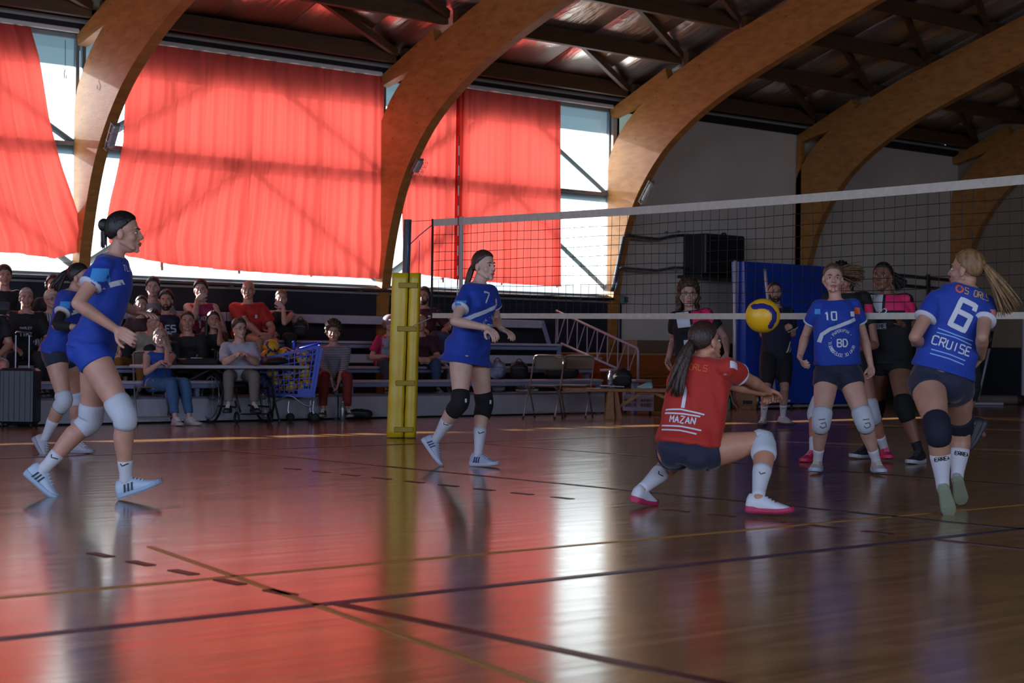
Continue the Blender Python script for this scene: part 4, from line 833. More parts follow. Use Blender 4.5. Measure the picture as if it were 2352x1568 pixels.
# G: opponent, dark ponytail
JKP = dict(mat=JK, sleeve=.55, hem=-.1, loose=.98, k=1.12, vox=.008, amp=.003)
def pinkyoke(J, S, side):
    decal(J, patch(.2, .15, 14, 10), 'shoulder_panel', PK, .88, .095 * side)
    decal(J, patch(.12, .15, 8, 8), 'chest_panel', WH, .86, -.09 * side)
G_ = stand(1.06, False, dict(label='person in black and pink jersey with black curly ponytail and black knee pads', skin='#7d5440', vox=.007, seed=14,
    top=dict(JKP), bottom=dict(mat=JK, len=.28), kneepad=KB, kp0=.42, kp1=.66, sock=mat('black sock', '#0f0f12', .8), socktop=.25, shoes=('#23252c', '#a8abb4', '#3a3d45'), hair=('pony', '#0f0b0a'), pony=dict(dir=RIGHT * .9 - UP * .4, L=.2, n=60, r=.011, spread=.028, sag=.6, at=(0, -.1, .06)), lip='#6e3a34'),
    (2040, 822), (2040, 676), -22, dict(L=dict(kn=(2076, 938, -1), an=(2112, 1040), dan=14.5, toe=(2090, 1056), dtoe=14.35, up=(0, 0, 1)), R=dict(kn=(2014, 932, -1), an=(1992, 1028), dan=15.1, toe=(1962, 1044), dtoe=15.0, up=(0, 0, 1))),
    dict(L=dict(el=(2098, 765, 1), wr=(2068, 742, -1), tip=(2045, 716, -1), cu=.5), R=dict(el=(1990, 765, 1), wr=(1985, 810, -1), tip=(1988, 835, -1))), (2027, 637, -30, 6, 0))
pinkyoke(G_, 1, 1); decal(G_, word('12', .055, .01), 'number', WH, .72, -.03); decal(G_, patch(.13, .05, 10, 4), 'sponsor_panel', mat('grey print', '#8e8f96', .7), .5, -.06); decal(G_, word('REIMES', .035, .006), 'lettering', JK, .5, -.06, lift=.006)
decal(G_, patch(.1, .1), 'sleeve_panel', PK, None, G_['shL'] + (G_['elL'] - G_['shL']) * .2, n=TOCAM, up=UP)
# H: opponent hidden behind number 10
H_ = stand(1.0, False, dict(label='person with bright pink shoes and bandaged knee, mostly hidden behind the number 10 player', skin='#a87460', vox=.008, seed=16,
    top=dict(JKP), bottom=dict(mat=JK, len=.28), kneepad=KW, sock=SW, socktop=.35, shoes=('#b5184a', '#c92a5c', '#e07a96'), hair=('curlylong', '#1a1210'), hairL=.2),
    (1948, 828), (1945, 672), -10, dict(R=dict(kn=(1872, 950, -1), an=(1868, 1038), dan=14.6, toe=(1852, 1056), dtoe=14.5, up=(0, 0, 1)), L=dict(kn=(2002, 950, -1), an=(2032, 1030), dan=14.8, toe=(2040, 1050), dtoe=14.65, up=(0, 0, 1))),
    dict(L=dict(el=(2010, 792, -1), wr=(1975, 800, -1), tip=(1960, 805, -1)), R=dict(el=(1890, 770, 1), wr=(1895, 810, -1), tip=(1895, 830, -1))), (1932, 645, -10, 0, 0))
decal(H_, patch(.08, .1), 'sleeve_panel', PK, None, H_['shL'] + (H_['elL'] - H_['shL']) * .25, n=TOCAM, up=UP)
# J: number 12 behind the net
J_ = stand(1.04, False, dict(label='person with curly shoulder-length hair in black and pink number 12 jersey facing the net', skin='#b98f80', vox=.0075, seed=18, hairL=.22,
    top=dict(JKP), bottom=dict(mat=JK, len=.28), kneepad=KW, sock=SW, socktop=.4, shoes=('#c9c9d0', '#a8abb4'), hair=('curlylong', '#2c1d15', '#4a3322')),
    (1600, 850), (1585, 713), 2, dict(R=dict(kn=(1588, 938, -1), an=(1584, 1012), dan=16.6, toe=(1578, 1028), dtoe=16.4, up=(0, 0, 1)), L=dict(kn=(1634, 938, -1), an=(1641, 1008), dan=16.7, toe=(1650, 1024), dtoe=16.5, up=(0, 0, 1))),
    dict(R=dict(el=(1549, 780, 1), wr=(1535, 822, -1), tip=(1528, 852, -1), cu=.5), L=dict(el=(1667, 777, 1), wr=(1670, 808, -1), tip=(1664, 838, -1), cu=.5)), (1581, 677, 0, 0, 0))
pinkyoke(J_, 1.04, 1); decal(J_, word('12', .07, .012), 'number', WH, .70, .02); decal(J_, word('12', .07, .012), 'number', WH, .70, .02) if 0 else None
decal(J_, patch(.09, .07), 'sleeve_panel', PK, None, J_['shL'] + (J_['elL'] - J_['shL']) * .1, n=TOCAM, up=UP); decal(J_, patch(.12, .05, 8, 4), 'sponsor_panel', WH, .48, -.05)
# K: coach
K_ = stand(1.03, True, dict(label='bearded person in navy polo and black shorts standing with crossed arms before the blue mats', skin='#ad8472', vox=.0085, fr=.009, seed=20,
    top=dict(mat=mat('navy polo cloth', '#10182e', .8), name='polo_shirt', sleeve=.75, hem=-.08, loose=1, cuff=WHT, vox=.01), bottom=dict(mat=JK, len=.86, ex=1.3), sock=SW, socktop=.45, shoes=('#b7b4b2', '#2b2a2c'), hair=('buzz', '#241a14'), beard='#1f1612'),
    (1783, 812), (1781, 706), 8, dict(R=dict(kn=(1760, 893, -1), an=(1753, 962), dan=21.2, toe=(1747, 975), dtoe=21.0, up=(0, 0, 1)), L=dict(kn=(1802, 892, -1), an=(1798, 960), dan=21.2, toe=(1818, 974), dtoe=21.08, up=(0, 0, 1))),
    dict(R=dict(el=(1752, 768, 1), wr=(1796, 758, -1), tip=(1816, 748, -1), pn=tuple(-TOCAM)), L=dict(el=(1821, 766, 1), wr=(1780, 757, -1), tip=(1762, 750, -1), pn=tuple(-TOCAM))), (1779, 671, 5, 0, 0))
decal(K_, ribbon([(-.05, -.1), (0, .0), (.03, .08)], .02), 'stripe', WH, .12, .13); decal(K_, ribbon([(-.05, -.1), (0, .0), (.03, .08)], .014), 'stripe', WH, .1, .165)
# I: a player hidden behind number 6, only a kicked-back black shoe shows
I_P = stand(.98, False, dict(label='person behind number 6, only a raised black shoe showing beside the navy knee pad', skin='#8a6250', vox=.0095, seed=22, top=dict(JKP), bottom=dict(mat=JK, len=.28), sock=mat('black sock', '#0f0f12', .8), socktop=.6, shoes=('#1c1d22', '#34323a'), hair=('crop', '#0f0b0a')),
    (2195, 875), (2195, 745), 150, dict(L=dict(kn=(2172, 975, 1), an=(2180, 1065), dan=12.9, toe=(2195, 1075), dtoe=13.0, up=(0, 0, 1)), R=dict(kn=(2205, 975, 1), an=(2236, 975), dan=12.5, toe=(2258, 1010), dtoe=12.5, up=tuple(-RIGHT * .8 + UP * .45))),
    dict(L=dict(el=(2165, 815, 1), wr=(2175, 850, 1), tip=(2180, 870, 1)), R=dict(el=(2225, 815, 1), wr=(2215, 850, 1), tip=(2205, 870, 1))), (2200, 712, 150, 0, 0), d=12.8)

TICK = [[(-.024, .006), (-.012, -.009), (.026, .01)]]
for J, f, m_ in ((A_, .72, NV), (C_, .55, JK), (D_, .56, JK), (K_, .66, JK)):
    for sd in 'LR':
        kn, an = J['kn' + sd], J['an' + sd]; decal(J, strokes(TICK, .007), 'tick_mark', m_, None, kn + (an - kn) * f, n=TOCAM, up=nrm(kn - an), target=J['sock'][sd], lift=.002)
for sd in 'LR':
    kn, an = F_['kn' + sd], F_['an' + sd]; decal(F_, word('ERREA', .022, .006), 'lettering', JK, None, kn + (an - kn) * .47, n=TOCAM, up=nrm(kn - an), target=F_['sock'][sd], lift=.002)
    kn, an = C_['kn' + sd], C_['an' + sd]; decal(C_, patch(.018, .03, 2, 3), 'logo', WH, None, kn + RIGHT * .03 + UP * .02, n=TOCAM + RIGHT * .3, up=UP, target=C_['kp'][sd], lift=.003)
    kn = E_['kn' + sd]; decal(E_, strokes([[(-.03, .03), (.02, .035)], [(-.02, -.02), (.0, -.035), (.03, -.02), (.02, .01), (-.015, .0)]], .009), 'print', mat('grey pad print', '#6d6a70', .8), None, kn, n=TOCAM, up=UP, target=E_['kp'][sd], lift=.003)
# ================================================================ BLEACHERS CROWD
def tee(mname, c, **k): return dict(mat=mat(mname, c, .8), name=k.pop('name', 'shirt'), vox=.011, amp=.005, **k)
def trou(name, c, **k): return dict(mat=mat(name, c, .85), name='trousers', len=1.85, vox=.011, amp=.004, ex=1.12, **k)
def stripes(name, c1, c2, sc, ax=2, dist=0):
    m = mat(name, c1, .8); nt = m.node_tree; b = nt.nodes['Principled BSDF']; L = nt.links.new; tc = nt.nodes.new('ShaderNodeTexCoord'); wv = nt.nodes.new('ShaderNodeTexWave'); wv.bands_direction = 'XYZ'[ax]; wv.inputs['Scale'].default_value = sc; wv.inputs['Distortion'].default_value = dist
    r = nt.nodes.new('ShaderNodeValToRGB'); r.color_ramp.interpolation = 'CONSTANT'; r.color_ramp.elements[0].color = srgb(c1); r.color_ramp.elements[1].position = .68; r.color_ramp.elements[1].color = srgb(c2)
    L(tc.outputs['Object'], wv.inputs['Vector']); L(wv.outputs['Fac'], r.inputs[0]); L(r.outputs[0], b.inputs['Base Color']); return m
BLK = tee('black tee cloth', '#0d0d10', sleeve=.7)
DK = trou('dark trousers', '#15161b'); JN = trou('blue jeans', '#2c4260'); SHB = ('#1d1a1b', '#5f5b58'); SHW = ('#b9b6b4', '#a8a5a0')
yc = lambda: 40 * 0
S1 = seated(1.02, True, dict(label='dark-haired person in black printed tee on the top bench above the suitcase', skin='#a87a68', top=BLK, bottom=DK, shoes=SHB, hair=('crop', '#17100d')), 10, 634, 19.72, 1.02, yaw=20, hyaw=25, lean=.1, zf=.6, arms=('lap', 'lap'))
decal(S1, patch(.13, .1), 'shirt_print', mat('faded grey print', '#3a3b42', .7), .62, .0)
S2 = seated(.98, True, dict(label='white-haired older person in black tee with one hand hanging over the knee behind the suitcase', skin='#a97c6c', top=dict(BLK, sleeve=.85), bottom=DK, shoes=SHB, hair=('buzz', '#9a9694'), fat=1.08), 60, 684, 19.0, .67, yaw=18, hyaw=22, lean=.25, zf=.3, arms=('knee', 'lap'))
decal(S2, word('HARLEY', .028, .005), 'lettering', WH, .7, 0); decal(S2, word('TIME', .045, .009), 'lettering', WH, .55, 0)
S3 = seated(.97, True, dict(label='person with dark fringe on the top bench behind the striped blouse', skin='#a06f5c', top=tee('charcoal sweater', '#1a1b20', sleeve=1.8), bottom=DK, shoes=SHB, hair=('long', '#100c0b'), hairL=.1), 122, 654, 19.72, 1.02, yaw=15, lean=.15, zf=.6)
S4 = seated(.93, False, dict(label='person with short white hair, glasses and black-striped blouse seated beside the older person', skin='#ac8272', top=dict(mat=stripes('black and white striped blouse', '#a9a6ae', '#17171d', 13, 0, .5), name='blouse', sleeve=1.6, vox=.011, amp=.005, hem=-.1, loose=1), bottom=DK, shoes=SHB, hair=('short', '#b3a88e')), 118, 688, 19.0, .67, yaw=35, hyaw=40, lean=.2, zf=.3)
def glasses(J, S, m=None):
    m = m or mat('dark spectacle frame', '#14110f', .3); c, A = J['hc'], J['hA']; mb = MB(); P = lambda x, y, z: c + (A[0] * x + A[1] * y + A[2] * z) * S
    for q in (-1, 1):
        mb.tube([P(q * .031 + .019 * math.cos(a), .094, .017 * math.sin(a)) for a in np.linspace(0, 2 * pi, 15)], .0022, 6); mb.tube([P(q * .05, .092, .004), P(q * .076, .05, .004), P(q * .08, .0, .0)], .002, 6)
    mb.tube([P(-.012, .096, .003), P(.012, .096, .003)], .002, 6); mb.build('spectacles', m, J['root'], True)
glasses(S4, .93)
S5 = seated(1.0, True, dict(label='person in white shorts and black tee seated next to the suitcase', skin='#a87a68', top=BLK, bottom=dict(mat=mat('white shorts cloth', '#8d8c96', .8), len=.8, ex=1.25, vox=.011), shoes=SHW, hair=('crop', '#17100d')), -26, 690, 18.6, .5, yaw=20, lean=.1, zf=0)
S6 = seated(1.03, True, dict(label='dark-haired person in grey tee leaning forward on the top bench above the bearded spectator', skin='#b08878', top=tee('light grey tee', '#7d7a80', sleeve=.7), bottom=DK, shoes=SHB, hair=('crop', '#1d1512')), 351, 660, 19.72, 1.02, yaw=8, hyaw=10, lean=.4, zf=.6)
S7 = seated(.93, False, dict(label='person with dark hair tied back peering between the grey tee and the beige shirt', skin='#b08676', top=tee('dark rose top', '#3a2428', sleeve=.8), bottom=DK, shoes=SHB, hair=('bun', '#1d1411')), 325, 700, 19.3, .8, yaw=5, lean=.15, zf=.4)
S8 = seated(1.03, True, dict(label='black-bearded person in navy and yellow basketball vest in the middle row', skin='#a87860', top=dict(mat=mat('navy basketball vest', '#0e1230', .7), name='basketball_vest', sleeve=0, vox=.011, collar=mat('yellow trim', '#a8923a', .7)), bottom=DK, shoes=SHB, hair=('crop', '#0e0a09'), beard='#0e0a09'), 382, 690, 19.35, .85, yaw=5, lean=.12, zf=.4)
decal(S8, word('LES', .085, .018, xs=1), 'lettering', WH, .58, .03); decal(S8, word('7', .08, .018), 'number', WH, .33, .05)
S9 = seated(1.0, True, dict(label='person in beige shirt and mustard trousers bent forward with a hand to the chin', skin='#a87a68', top=tee('beige linen shirt', '#8d8272', sleeve=1.7), bottom=trou('mustard trousers', '#7a5220'), shoes=SHB, hair=('crop', '#1a1411')), 352, 735, 18.95, .67, yaw=35, hyaw=60, lean=.45, zf=.3, arms=('cheek', 'knee'), legyaw=-15, hp=-15)
S10 = seated(1.05, True, dict(label='person in pink basketball vest covering the mouth with a fist on the top bench', skin='#b98c7a', top=dict(mat=mat('magenta basketball vest', '#8a1546', .7), name='basketball_vest', sleeve=0, vox=.011), bottom=DK, shoes=SHB, hair=('crop', '#2a1c15')), 461, 666, 19.72, 1.02, yaw=5, lean=.22, zf=.6, arms=('lap', 'mouth'))
decal(S10, word('BRETAGNE', .05, .009, gap=.72), 'lettering', WH, .58, .0); decal(S10, word('1', .1, .022), 'number', WH, .38, .0)
S11 = seated(1.04, True, dict(label='grinning person with receding hair in black sweater, hands clasped over the knees', skin='#ad7a68', top=tee('black knit sweater', '#131317', sleeve=1.5), bottom=DK, shoes=SHB, hair=('buzz', '#1a1411'), fat=1.05), 431, 737, 18.95, .67, yaw=5, hyaw=8, lean=.3, zf=.3, arms=('clasp', 'clasp'), hp=-5)
S12 = seated(.95, False, dict(label='person with very long dark hair resting the cheek on one hand beside the grinning spectator', skin='#a87662', top=tee('black blouse cloth', '#121216', sleeve=.6), bottom=DK, shoes=SHB, hair=('long', '#150d0c'), hairL=.34), 490, 736, 18.95, .67, yaw=5, hyaw=20, lean=.25, zf=.3, arms=('cheek', 'knee'), hp=4)
S13 = seated(1.09, True, dict(label='bald heavy-set person in red polo and black shorts on the top bench', skin='#b07e6a', fat=1.12, top=tee('red polo cloth', '#a81e16', sleeve=.75, name='polo_shirt'), bottom=dict(mat=JK, len=.55, ex=1.2, vox=.011), shoes=SHW, hair=None, ears=True), 570, 666, 19.72, 1.02, yaw=10, hyaw=4, lean=.12, zf=.6, arms=('clasp', 'clasp'), legyaw=42, kspread=.05, kfwd=1, kup=-.15)
decal(S13, patch(.05, .03, 4, 3), 'logo', WH, .64, -.05); decal(S13, patch(.03, .05, 3, 4), 'logo', WH, .64, .11)
S14 = seated(.97, False, dict(label='fair person in black strappy top pressing a hand over the mouth on the top bench', skin='#b98c7c', top=dict(mat=JK, name='strap_top', sleeve=0, vox=.011, k=1.06, loose=.85), bottom=DK, shoes=SHB, hair=('bun', '#6e5538')), 646, 686, 19.72, 1.02, yaw=5, lean=.25, zf=.6, arms=('mouth', 'lap'))
S15 = seated(.96, False, dict(label='person in blue sleeveless top and jeans seated at the scoring table, hand at the chin', skin='#b08a7c', vox=.008, top=dict(mat=mat('blue sleeveless top', '#123a86', .8), name='sleeveless_top', sleeve=0, vox=.01, k=1.06), bottom=trou('light blue jeans', '#35587e'), shoes=('#b9a8a8', '#a89898'), hair=('bun', '#8a7462')), 368, 776, 17.93, .46, yaw=20, hyaw=15, lean=.22, zf=0, arms=('cheek', 'table'), legyaw=45, kspread=.02, foot=.1)
S16 = seated(1.0, True, dict(label='person in white tee and round glasses sitting in the wheelchair behind the table', skin='#b89080', vox=.008, top=tee('white tee cloth', '#a3a0b0', sleeve=.8), bottom=trou('beige trousers', '#6f665f'), shoes=('#1a181c', '#2c2a2e'), hair=('crop', '#3a2820')), 550, 755, 17.95, .50, yaw=14, hyaw=35, lean=.1, zf=.13, arms=('table', 'table'), kspread=.1)
glasses(S16, 1.0, mat('wire spectacle frame', '#6e5a50', .3, .5))
S17 = seated(.99, True, dict(label='curly-haired person in striped sweater and red trousers, hands between the knees on the front bench', skin='#b08272', vox=.008, top=dict(mat=stripes('breton striped knit', '#a5a2ac', '#1c1f2a', 14, 2, .3), name='sweater', sleeve=1.35, vox=.0095, amp=.004, hem=-.04, loose=.95), bottom=trou('brick red trousers', '#74201c'), shoes=('#3a2f30', '#8a8078'), hair=('curly', '#2c1e16', '#4a3524')), 766, 764, 18.22, .50, yaw=2, lean=.12, zf=0, arms=('down', 'down'), legyaw=10, kspread=.1, foot=-.03)
S18 = seated(.95, False, dict(label='person in grey cap, pink tee and pale vest beside the yellow post padding', skin='#b08676', top=tee('pink tee cloth', '#a81a44', sleeve=.7), bottom=trou('grey trousers', '#3c3a44'), shoes=SHB, hair=('long', '#6a4028'), hairL=.12), 896, 744, 18.95, .67, yaw=22, hyaw=38, lean=.2, zf=.3, arms=('lap', 'lap'))
decal(S18, patch(.2, .34, 10, 14), 'vest_panel', mat('pale vest cloth', '#8d8890', .8), .6, -.02)
mb = MB(); c_, A_h = S18['hc'], S18['hA']; mb.ell(c_ + A_h[2] * .05 - A_h[1] * .01, (.096, .112, .085), A_h, 20, 10); mb.rings([[c_ + A_h[0] * x + A_h[1] * y + A_h[2] * z for x, y in ((-.07, .07), (-.05, .14), (0, .165), (.05, .14), (.07, .07))] for z in (.052, .06)])
mb.build('cap', mat('greyish pink cap', '#8d7680', .8), S18['root'], True)
S19 = seated(1.03, True, dict(label='bearded person wearing a headset and maroon polo on the top bench behind the post', skin='#a87864', top=tee('maroon polo cloth', '#3a0f18', sleeve=.75, name='polo_shirt'), bottom=JN, shoes=SHB, hair=('crop', '#1f1612'), beard='#1a1210'), 974, 680, 19.72, 1.02, yaw=-5, hyaw=-15, lean=.15, zf=.6, arms=('knee', 'lap'), legyaw=20)
decal(S19, patch(.05, .02, 3, 2), 'logo', WH, .75, .1)
mb = MB(); c_, A_h = S19['hc'], S19['hA']; mb.tube([c_ + A_h[0] * .092 * math.cos(a) + A_h[2] * (.03 + .105 * math.sin(a)) for a in np.linspace(0, pi, 12)], .007, 8)
for q in (-1, 1): mb.ell(c_ + A_h[0] * q * .09, (.018, .036, .04), A_h, 12, 8)
mb.tube([c_ + A_h[0] * .09 - A_h[2] * .03, c_ + A_h[0] * .06 + A_h[1] * .09 - A_h[2] * .07], .004, 6); mb.build('headset', mat('black headset', '#0d0d0f', .4), S19['root'], True)
S20 = seated(1.02, True, dict(label='bald person in maroon tee with clasped hands in the middle row behind the post', skin='#b08068', fat=1.05, top=tee('dark maroon tee', '#331019', sleeve=.75), bottom=JN, shoes=SHB, hair=None), 966, 742, 18.95, .67, yaw=5, hyaw=-10, lean=.3, zf=.3, arms=('clasp', 'clasp'), legyaw=12)
# ================================================================ NET, POST, BALL
steel = mat('brushed steel', '#8c9094', .35, .7); padm = mat('yellow vinyl padding', '#d0b01c', .38, bump=.25, bscale=9, noise=.08, nscale=4); strapm = mat('olive strap', '#a08a1c', .6)
UN = 10.74
po = thing('net_post', 'steel volleyball post wrapped in tall yellow padding at the end of the net', 'post', (10.73, 14.15, 0))
px0 = np.array([10.73, 14.15, 0.0]); tilt = np.array(pv(937, 505, 14.15)) - np.array(pv(921, 1003, 14.15)); tz = tilt / tilt[2]
def pp_(z, dx=0, dy=0): return px0 + tz * z + np.array([dx, dy, 0])
mb = MB(); mb.rings([[pp_(z) + np.array([math.cos(a) * .042, math.sin(a) * .042, 0]) for a in np.linspace(0, 2 * pi, 20, endpoint=False)] for z in (0, 1.1, 2.27)]); mb.build('pole', steel, po, True)
MB().tube([pp_(1.68, -.02, -.045), pp_(2.25, -.02, -.045)], .008, 8).build('tension_rail', mat('blue grey rail', '#55708c', .4, .4), po, True)
fx, fy = nrm([RM[0, 0], RM[1, 0], 0]), nrm([-RM[0, 2], -RM[1, 2], 0])
rs = np.random.RandomState(4)
for k, (c, hw) in enumerate(((-.055, .088), (.098, .062))):      # two cushions clasped round the pole, seam towards the court
    R = []
    for z in np.linspace(0.01, 1.71, 26):
        w_ = hw + rs.uniform(-.003, .003); d_ = .125 + rs.uniform(-.003, .003); b = .03; ring = []
        for (x, y) in ((-w_ + b, -d_), (w_ - b, -d_), (w_ - .006, -d_ + .014), (w_, 0), (w_ - .006, d_ - .014), (w_ - b, d_), (-w_ + b, d_), (-w_ + .006, d_ - b), (-w_, 0), (-w_ + .006, -d_ + b)):
            ring.append(pp_(z) + fx * (c + x) + fy * y)
        R.append(ring)
    MB().rings(R).build('padding', padm, po, True)
for z in (1.58, 1.13, .57, .09):
    MB().bbox(pp_(z) + fx * (-.035 + (1.58 - z) * .0) * 1 - fy * .132 + fx * .07, (.20, .016, .055), .006, (fx, fy, UP)).build('strap', strapm, po)
# net
ropem = mat('net cord', '#14110f', .8); tape = mat('cream net tape', '#b9b1a2', .75, noise=.08, nscale=20, bump=.1, bscale=80)
nt_ = thing('volleyball_net', 'black mesh volleyball net with cream top and bottom tapes stretched across the court', 'net', (UN, 9, 0))
V0, V1 = 13.65, 3.9
def nz(v, top=True):
    s = (V0 - v) / (V0 - V1); sag = .055 * math.sin(pi * s)
    return (2.245 - sag + .03 * s) if top else (1.255 - .012 * math.sin(pi * s) - .06 * s)
n = 60
def tapeb(name, zf, h, th, v0=V0, v1=V1, m=tape):
    R = []
    for i in range(n + 1):
        v = v0 + (v1 - v0) * i / n; z = zf(v); R.append([(UN - th, v, z - h), (UN + th, v, z - h), (UN + th, v, z), (UN - th, v, z)])
    return MB().rings(R).build(name, m, nt_)
tapeb('top_tape', lambda v: nz(v), .07, .004); tapeb('bottom_tape', lambda v: nz(v, False) + .035, .05, .004)
MB().tube([(UN, V0 + .02, 2.25), (UN, V0 + .02, 1.24)], .010, 8).build('side_cord', ropem, nt_)
MB().tube([pp_(2.25), (UN, V0, 2.235)], .0035, 6).build('top_cable', steel, nt_)
MB().tube([pp_(1.12), (UN, V0, 1.25)], .004, 6).build('lower_cord', mat('pale cord', '#b7a9a0', .6), nt_)
cb = mat('purple blue cord', '#35357e', .6)
MB().tube([pp_(1.98), pp_(1.98) * .55 + np.array([UN, V0, 2.2]) * .45 + np.array([0, 0, .01]), (UN, V0, 2.2)], .005, 6).build('upper_cord', cb, nt_)
MB().tube([pp_(2.05) + fx * .13, pp_(1.4) + fx * .14], .0035, 6).build('hanging_cord', cb, nt_)
MB().tube([pp_(1.05) + fx * .115, pp_(.5) + fx * .11, pp_(.25) + fx * .112], .007, 6).build('hanging_cord', mat('bright blue rope', '#2f7fc4', .6), nt_)
cell = .1; nv_ = int((V0 - V1) / cell)
mb = MB()          # cords running along the net
for k in range(1, 10):
    t = k / 10; P = []
    for i in range(n + 1):
        v = V0 + (V1 - V0) * i / n; zt, zb = nz(v) - .07, nz(v, False) + .03; P.append((UN, v, zt + (zb - zt) * t + .004 * math.sin(v * 5 + k)))
    mb.tube(P, .0027, 4, False)
o = mb.build('netting', ropem, nt_); tag(o, kind='stuff')
mb = MB()
for i in range(nv_ + 1):
    v = V0 - i * cell; mb.tube([(UN, v, nz(v) - .06), (UN, v + .01 * math.sin(i), (nz(v) + nz(v, False)) / 2), (UN, v, nz(v, False) + .03)], .0027, 4, False)
o = mb.build('netting', ropem, nt_); tag(o, kind='stuff')
va = 13.2
MB().box((UN, va, 1.75), (.012, .05, 1.0)).build('side_band', mat('pale side band', '#a9a2a0', .7), nt_)
an_ = thing('antenna', 'red and white striped antenna rod rising above the net beside the post', 'antenna', (UN - .012, va + .04, 1.3))
for i in range(18): MB().tube([(UN - .012, va + .04, 1.26 + i * .1), (UN - .012, va + .04, 1.36 + i * .1)], .006, 8).build('rod_section', mat('antenna red', '#8c1f1c', .5) if i % 2 else mat('antenna white', '#c4bcb8', .5), an_)
# balls: yellow with violet-blue swirl panels
def ball_mat(name, yc_, bc_, seed):
    m = bpy.data.materials.new(name); m.use_nodes = True; nt = m.node_tree; b = nt.nodes['Principled BSDF']; L = nt.links.new; b.inputs['Roughness'].default_value = .42
    tc = nt.nodes.new('ShaderNodeTexCoord'); mp = nt.nodes.new('ShaderNodeMapping'); mp.inputs['Rotation'].default_value = (seed, seed * 1.7, seed * .6); L(tc.outputs['Object'], mp.inputs[0])
    n = nt.nodes.new('ShaderNodeTexNoise'); n.inputs['Scale'].default_value = 5; n.inputs['Detail'].default_value = 0; L(mp.outputs[0], n.inputs['Vector'])
    vo = nt.nodes.new('ShaderNodeTexVoronoi'); vo.inputs['Scale'].default_value = 160; bp = nt.nodes.new('ShaderNodeBump'); bp.inputs['Strength'].default_value = .15; bp.inputs['Distance'].default_value = .002; L(tc.outputs['Object'], vo.inputs['Vector']); L(vo.outputs['Distance'], bp.inputs['Height']); L(bp.outputs[0], b.inputs['Normal'])
    b.inputs['Base Color'].default_value = srgb(yc_); return m
YB = ball_mat('yellow ball panel', '#d8a414', 0, 1.0); BB = mat('violet blue ball panel', '#23246e', .42)
def swirl_ball(c, r, rot, label, group=None, nu=36, nv=24, band_=None):
    """eight swirling panels: blue bands curl across yellow ones"""
    mb = MB(); M = Matrix.Rotation(rot[0], 3, 'X') @ Matrix.Rotation(rot[1], 3, 'Y') @ Matrix.Rotation(rot[2], 3, 'Z'); M = np.array(M)
    mb.ell((0, 0, 0), (r, r, r), None, nu, nv)
    fi = []
    for f in mb.f:
        p = nrm(np.mean([mb.v[i] for i in f], axis=0)); q = M @ p
        ax = int(np.argmax(np.abs(q))); u, v = q[(ax + 1) % 3], q[(ax + 2) % 3]; s = np.sign(q[ax]); a = u * s; b = v
        w_ = a * .8 + .42 * math.sin(2.6 * b + .6); fi.append(1 if abs(w_ - .1) < .17 else 0)
    if band_:
        pl = [np.array(q) for q in band_]
        def dd(p):
            x, y, z = p @ RIGHT, p @ UP, p @ TOCAM; q = np.array([x, y]) if z > 0 else np.array([-x, -y]); return min(np.linalg.norm(q - (a + (b - a) * min(1, max(0, ((q - a) @ (b - a)) / ((b - a) @ (b - a)))))) for a, b in zip(pl[:-1], pl[1:]))
        fi = [1 if dd(nrm(np.mean([mb.v[i] for i in f], axis=0))) < .16 else 0 for f in mb.f]
    mb.mi = fi; o = mb.build('volleyball', [YB, BB], None, True); o.location = tuple(c); return tag(o, label, 'ball', group)
bd = .1055 * FPX / 39.5
swirl_ball(pd(1752, 725, bd), .1055, (0.5, .9, 2.2), 'yellow and blue volleyball in mid-air above the squatting red player', None, 110, 72, [(-.6, .5), (-.1, .56), (.3, .42), (.56, .1), (.55, -.2), (.35, -.62)])

# ================================================================ BLEACHERS
wp = mat('white painted timber', '#a7a6b2', .5, noise=.06, nscale=6); wl = mat('pale blue grey steel', '#8590ae', .45, .2); fb = mat('grey foot board', '#6b6e7c', .6)
bl = thing('bleachers', 'three-row white bleachers with blue grey steel frames against the dark wall', 'bleachers', (12, 18.1, 0))
U0, U1 = 5.8, 17.55
seg = [5.8, 7.9, 10.35, 12.75, 15.15, 17.55]
for a, b in zip(seg[:-1], seg[1:]):
    MB().bbox(((a + b) / 2, 18.165, .155), (b - a - .03, .03, .27), .004).build('riser_panel', wp, bl)
    MB().bbox(((a + b) / 2, 18.5, .30), (b - a - .01, .68, .03), .004).build('foot_board', fb, bl)
    MB().bbox(((a + b) / 2 , 18.32, .485), (b - a - .02, .27, .035), .008).build('seat_plank', wp, bl)
    MB().bbox(((a + b) / 2, 18.2, .44), (b - a - .1, .03, .05), .004).build('seat_rail', wl, bl)
for a, b in [(5.8, 9.2), (9.2, 12.2), (12.2, 15.1), (15.1, 18.0)]:
    MB().bbox(((a + b) / 2, 19.0, .66), (b - a - .02, .28, .035), .008).build('seat_plank', wp, bl)
    MB().bbox(((a + b) / 2, 18.88, .61), (b - a - .1, .03, .04), .004).build('seat_rail', wl, bl)
    MB().bbox(((a + b) / 2, 19.2, .78), (b - a - .02, .03, .12), .006).build('back_board', wp, bl)
    MB().bbox(((a + b) / 2, 19.42, .62), (b - a - .02, .4, .03), .006).build('foot_board', fb, bl)
    MB().bbox(((a + b) / 2, 19.72, 1.005), (b - a - .02, .28, .035), .008).build('seat_plank', wp, bl)
    MB().bbox(((a + b) / 2, 19.6, .95), (b - a - .1, .03, .05), .004).build('seat_rail', wl, bl)
    MB().bbox(((a + b) / 2, 20.02, 1.33), (b - a - .02, .03, .12), .006).build('back_board', wp, bl)
